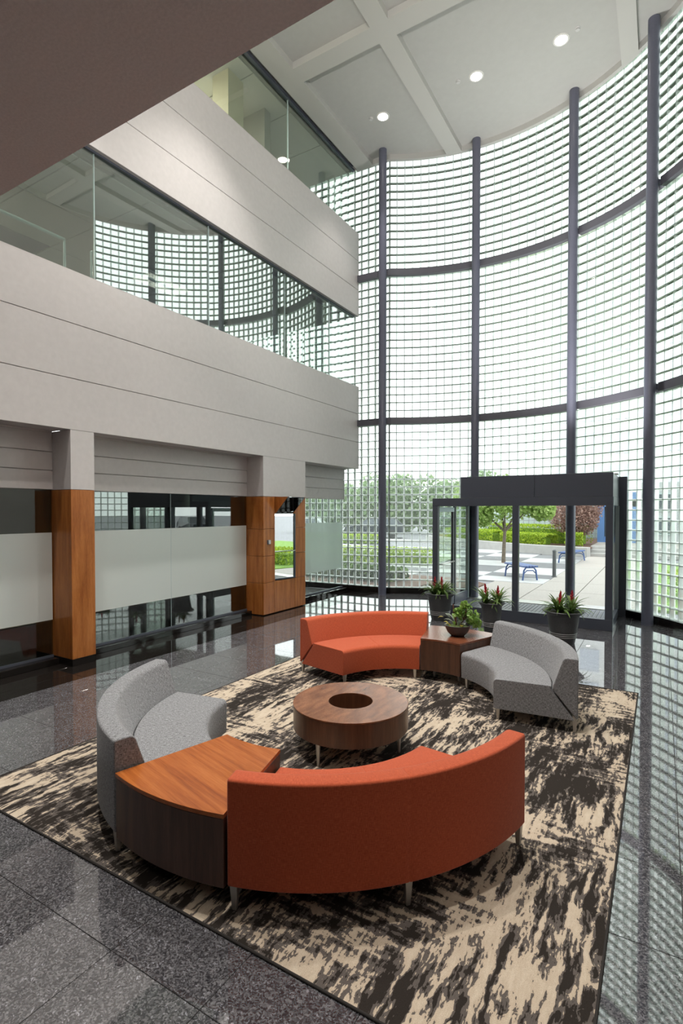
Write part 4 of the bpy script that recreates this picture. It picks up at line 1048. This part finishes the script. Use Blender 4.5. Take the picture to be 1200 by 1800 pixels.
def tree(label, x, y, z0, trunk, tr, blobsl, m, n, sz, seed, lean=0, grp=None):
    t = thing('courtyard_tree' if grp is None else 'distant_tree', label, 'tree', (x, y, z0), group=grp)
    q = MB(); q.tube([(0, 0, 0), (lean * .3, 0, trunk * .5), (lean, 0, trunk)], [tr, tr * .85, tr * .7], 10)
    for c, R_ in blobsl[:6]:
        q.tube([(lean, 0, trunk * .95), tuple((np.array((lean, 0, trunk)) + np.array(c)) / 2 + np.array((0, 0, -.1))), tuple(c)], [tr * .55, tr * .4, tr * .15], 6)
    build('trunk', q, M['bark'], t, smooth=60)
    o = build('foliage', leaf_cards(n, blobs(blobsl), sz, seed), M[m], t, fix=False); o['kind'] = 'stuff'; return t
rb = random.Random(5)
tree('slender courtyard tree with light green leaves behind the left entrance pane', -5.55, 22.1, 0, 1.35, .085,
     [((-.2, .1, 2.5), .9), ((.7, .2, 2.6), .8), ((-1.2, .1, 2.5), .85), ((.1, -.3, 2.8), .8), ((1.2, .3, 2.6), .75), ((-1.5, .3, 2.7), .8), ((-.8, -.5, 1.95), .5), ((-1.6, .2, 1.9), .55), ((1.5, .1, 2.2), .5)], 'tree_leaf', 9500, .12, 21, .05)
tree('round dusty plum coloured tree right of the hedges', -3.75, 29.4, .4, .7, .08, [((0, 0, 1.75), 1.25), ((.3, .1, 2.1), 1.0), ((-.4, 0, 1.5), .95), ((.2, 0, 1.3), .9)], 'plum_leaf', 15000, .075, 22)
far = [(-33, 40, 5.0), (-27.5, 43, 5.3), (-22.5, 45.5, 5.4), (-38, 36, 4.8), (-43, 32, 4.6), (-17.5, 47, 5.6), (-30, 47, 6.0), (-13, 49, 5.6), (-25, 50, 6.2), (-48, 38, 5.5), (-36, 44, 5.8)]
where = ['furthest left', 'left of the first column', 'beside the first column', 'at the left end, lower', 'at the far left end, lowest', 'behind the orange sofa, seen through the blocks', 'taller one on the left', 'nearest the entrance', 'taller one beside the first column', 'outermost on the left, half hidden', 'second row, furthest left']
for i, (x, y, h) in enumerate(far):
    tree('leafy green tree beyond the car park, ' + where[i], x, y, 0, h * .12, .16, [((rb.uniform(-2.6, 2.6), rb.uniform(-1, 1), h * rb.uniform(.16, .82)), h * .24) for _ in range(12)], 'far_leaf', 4500, .33, 30 + i, grp='trees beyond the car park')

def bench(label, x, y, rz, L_=1.5):
    t = thing('park_bench', label, 'bench', (x, y, 0), rz, group='blue courtyard benches')
    for k in range(5):
        q = MB(); yy = -.2 + .1 * k; q.box(-L_ / 2, L_ / 2, yy - .042, yy + .046, .40, .45); build('slat', q, M['bench'], t, bevel=.008, seg=1)
    for s_ in (-1, 1):
        q = MB(); q.tube([(s_ * (L_ / 2 - .06), -.24, 0), (s_ * (L_ / 2 - .06), -.2, .3), (s_ * (L_ / 2 - .06), -.13, .395), (s_ * (L_ / 2 - .06), .13, .395), (s_ * (L_ / 2 - .06), .2, .3), (s_ * (L_ / 2 - .06), .24, 0)], .028, 8); build('leg_frame', q, M['bench'], t, smooth=60)
        q = MB(); q.tube([(s_ * (L_ / 2 - .06), -.21, .2), (s_ * (L_ / 2 - .06), -.1, .3), (s_ * (L_ / 2 - .06), .1, .3), (s_ * (L_ / 2 - .06), .21, .2)], .018, 8); build('brace', q, M['bench'], t, smooth=60)
    return t
bench('blue backless bench nearer the entrance, left of the bollard', -3.82, 17.36, D(131), 1.25)
bench('blue backless bench by the low wall, partly behind a column', -3.2, 24.0, D(80), 1.9)
t = thing('bollard', 'slim dark gray bollard in the courtyard', 'bollard', (-2.95, 18.2, 0))
mb = MB(); mb.lathe([(.085, 0), (.085, .02), (.06, .03), (.06, .82)], 18); build('post', mb, M['dark_metal'], t, smooth=40)
mb = MB(); mb.lathe([(.064, .82), (.066, .85), (.05, .875), (.02, .885)], 18); build('cap', mb, M['dark_metal'], t, smooth=60)

# building across the courtyard
bw_ = thing('block_building', 'neighbouring curved glass block wall behind the hedges', 'building', (0, 0, 0))
bd = thing('building', 'neighbouring gray building with a blue framed door', 'building', (0, 0, 0))
fc = MB(); fm = MB(); R2 = 7.5; c2 = (-9.6, 40.0)
for i in range(48):
    a = D(-93) + D(93 + 20) * i / 48; p = (c2[0] + R2 * math.cos(a), c2[1] + R2 * math.sin(a)); tt = (-math.sin(a), math.cos(a)); nn = (math.cos(a), math.sin(a)); w_ = R2 * D(113) / 48
    for k in range(12):
        z = .6 + .27 * k; fc.obox((p[0], p[1], z), tt, nn, w_ - .05, .10, .225); fm.obox((p[0], p[1], z - .135), tt, nn, w_ + .02, .08, .045)
    fm.obox((p[0] + tt[0] * w_ / 2, p[1] + tt[1] * w_ / 2, 2.1), tt, nn, .045, .08, 3.3)
M['far_block'] = simple('pale_green_block', (.44, .52, .50), .15)
o = build('block_wall', fc, M['far_block'], bw_); o['kind'] = 'stuff'; o = build('block_mortar', fm, M['facade'], bw_); o['kind'] = 'stuff'
q = MB(); q.box(-2.95, -2.62, 31.5, 31.9, .45, 2.75); build('door_post', q, M['blue_frame'], bd); q = MB(); q.box(-1.35, -1.05, 31.5, 31.9, .45, 2.75); build('door_post', q, M['blue_frame'], bd)
q = MB(); q.box(-2.95, -1.05, 31.5, 31.9, 2.35, 3.1); build('door_lintel', q, M['blue_frame'], bd)
q = MB(); q.box(-2.62, -1.35, 31.72, 31.76, .45, 2.35); build('door_glass', q, M['dark_pane'], bd)
for x in (-1.98,):
    q = MB(); q.box(x - .04, x + .04, 31.64, 31.72, .45, 2.35); build('door_stile', q, M['blue_frame'], bd)
q = MB(); q.box(-2.62, -1.35, 31.66, 31.71, .45, .75); build('door_rail', q, M['blue_frame'], bd)
q = MB(); q.box(-1.05, 12, 31.6, 40, 0, 3.6); build('facade_wall', q, M['facade'], bd)
for k in range(8):
    for z0 in (.9, 2.1):
        f_ = MB(); f_.box(-.8 + k * 1.6, 0.5 + k * 1.6, 31.52, 31.62, z0, z0 + .95); fo = build('window_frame', f_, M['steel_edge'], bd)
        q = MB(); q.box(-.72 + k * 1.6, 0.42 + k * 1.6, 31.50, 31.53, z0 + .08, z0 + .87); build('pane', q, M['dark_pane'], fo)
bt = thing('office_tower', 'tall pale office block with rows of bluish windows seen through the right blocks', 'building', (0, 0, 0))
M['tower'] = simple('white_precast_panel', (.80, .80, .80), .7); M['tower_pane'] = simple('bluish_office_pane', (.58, .62, .70), .15)
q = MB(); q.box(-8.5, 6, 50, 60, 0, 27); build('tower_wall', q, M['tower'], bt)
wp = MB(); wp.box(-.75, .75, -.06, .06, -.95, .95); wpm = wp.mesh('window', M['tower_pane'])
for j in range(9):
    for k in range(7): link('window', wpm, bt, (-7.3 + k * 2.1, 49.98, 2.2 + j * 2.85))
def car(label, x, y, rz, m):
    t = thing('parked_car', label, 'car', (x, y, -.04), rz, group='cars in the car park')
    q = MB(); s_ = [(-2.3, .35), (-2.3, .95), (-1.2, 1.05), (-.6, 1.6), (1.6, 1.65), (2.25, 1.05), (2.3, .35)]
    for yy in (-.9, .9): q.v += [(a, yy * (1 if b < 1.2 else .82), b) for a, b in s_]
    n = len(s_); q.f = [tuple(range(n)), tuple(reversed(range(n, 2 * n)))] + [((i + 1) % n, i, n + i, n + (i + 1) % n) for i in range(n)]; q.m = [0] * len(q.f)
    build('body', q, M[m], t, bevel=.06)
    for yy in (-1, 1):
        q = MB(); a = .80; q.add([(-1.05, yy * .90, 1.08), (1.95, yy * .9, 1.08), (1.5, yy * .80, 1.55), (-.55, yy * .80, 1.52)], [(0, 1, 2, 3)]); build('side_window', q, M['dark_pane'], t, fix=False)
    for xx in (-1.4, 1.4):
        for yy in (-.85, .85):
            q = MB(); q.lathe([(.33, -.1), (.33, .1)], 20); o = build('wheel', q, M['tyre'], t, (xx, yy, .33)); o.rotation_euler = (PI / 2, 0, 0)
car('dark car parked right of the courtyard, mirrored in the left partition', 23.5, 36, .4, 'car')
M['car2'] = simple('silver_car_paint', (.45, .46, .48), .25)
car('silver car parked far beyond the left hedges', -25.5, 35.5, .4, 'car2'); car('dark car parked far beyond the left hedges', -19.5, 37.5, .4, 'car')
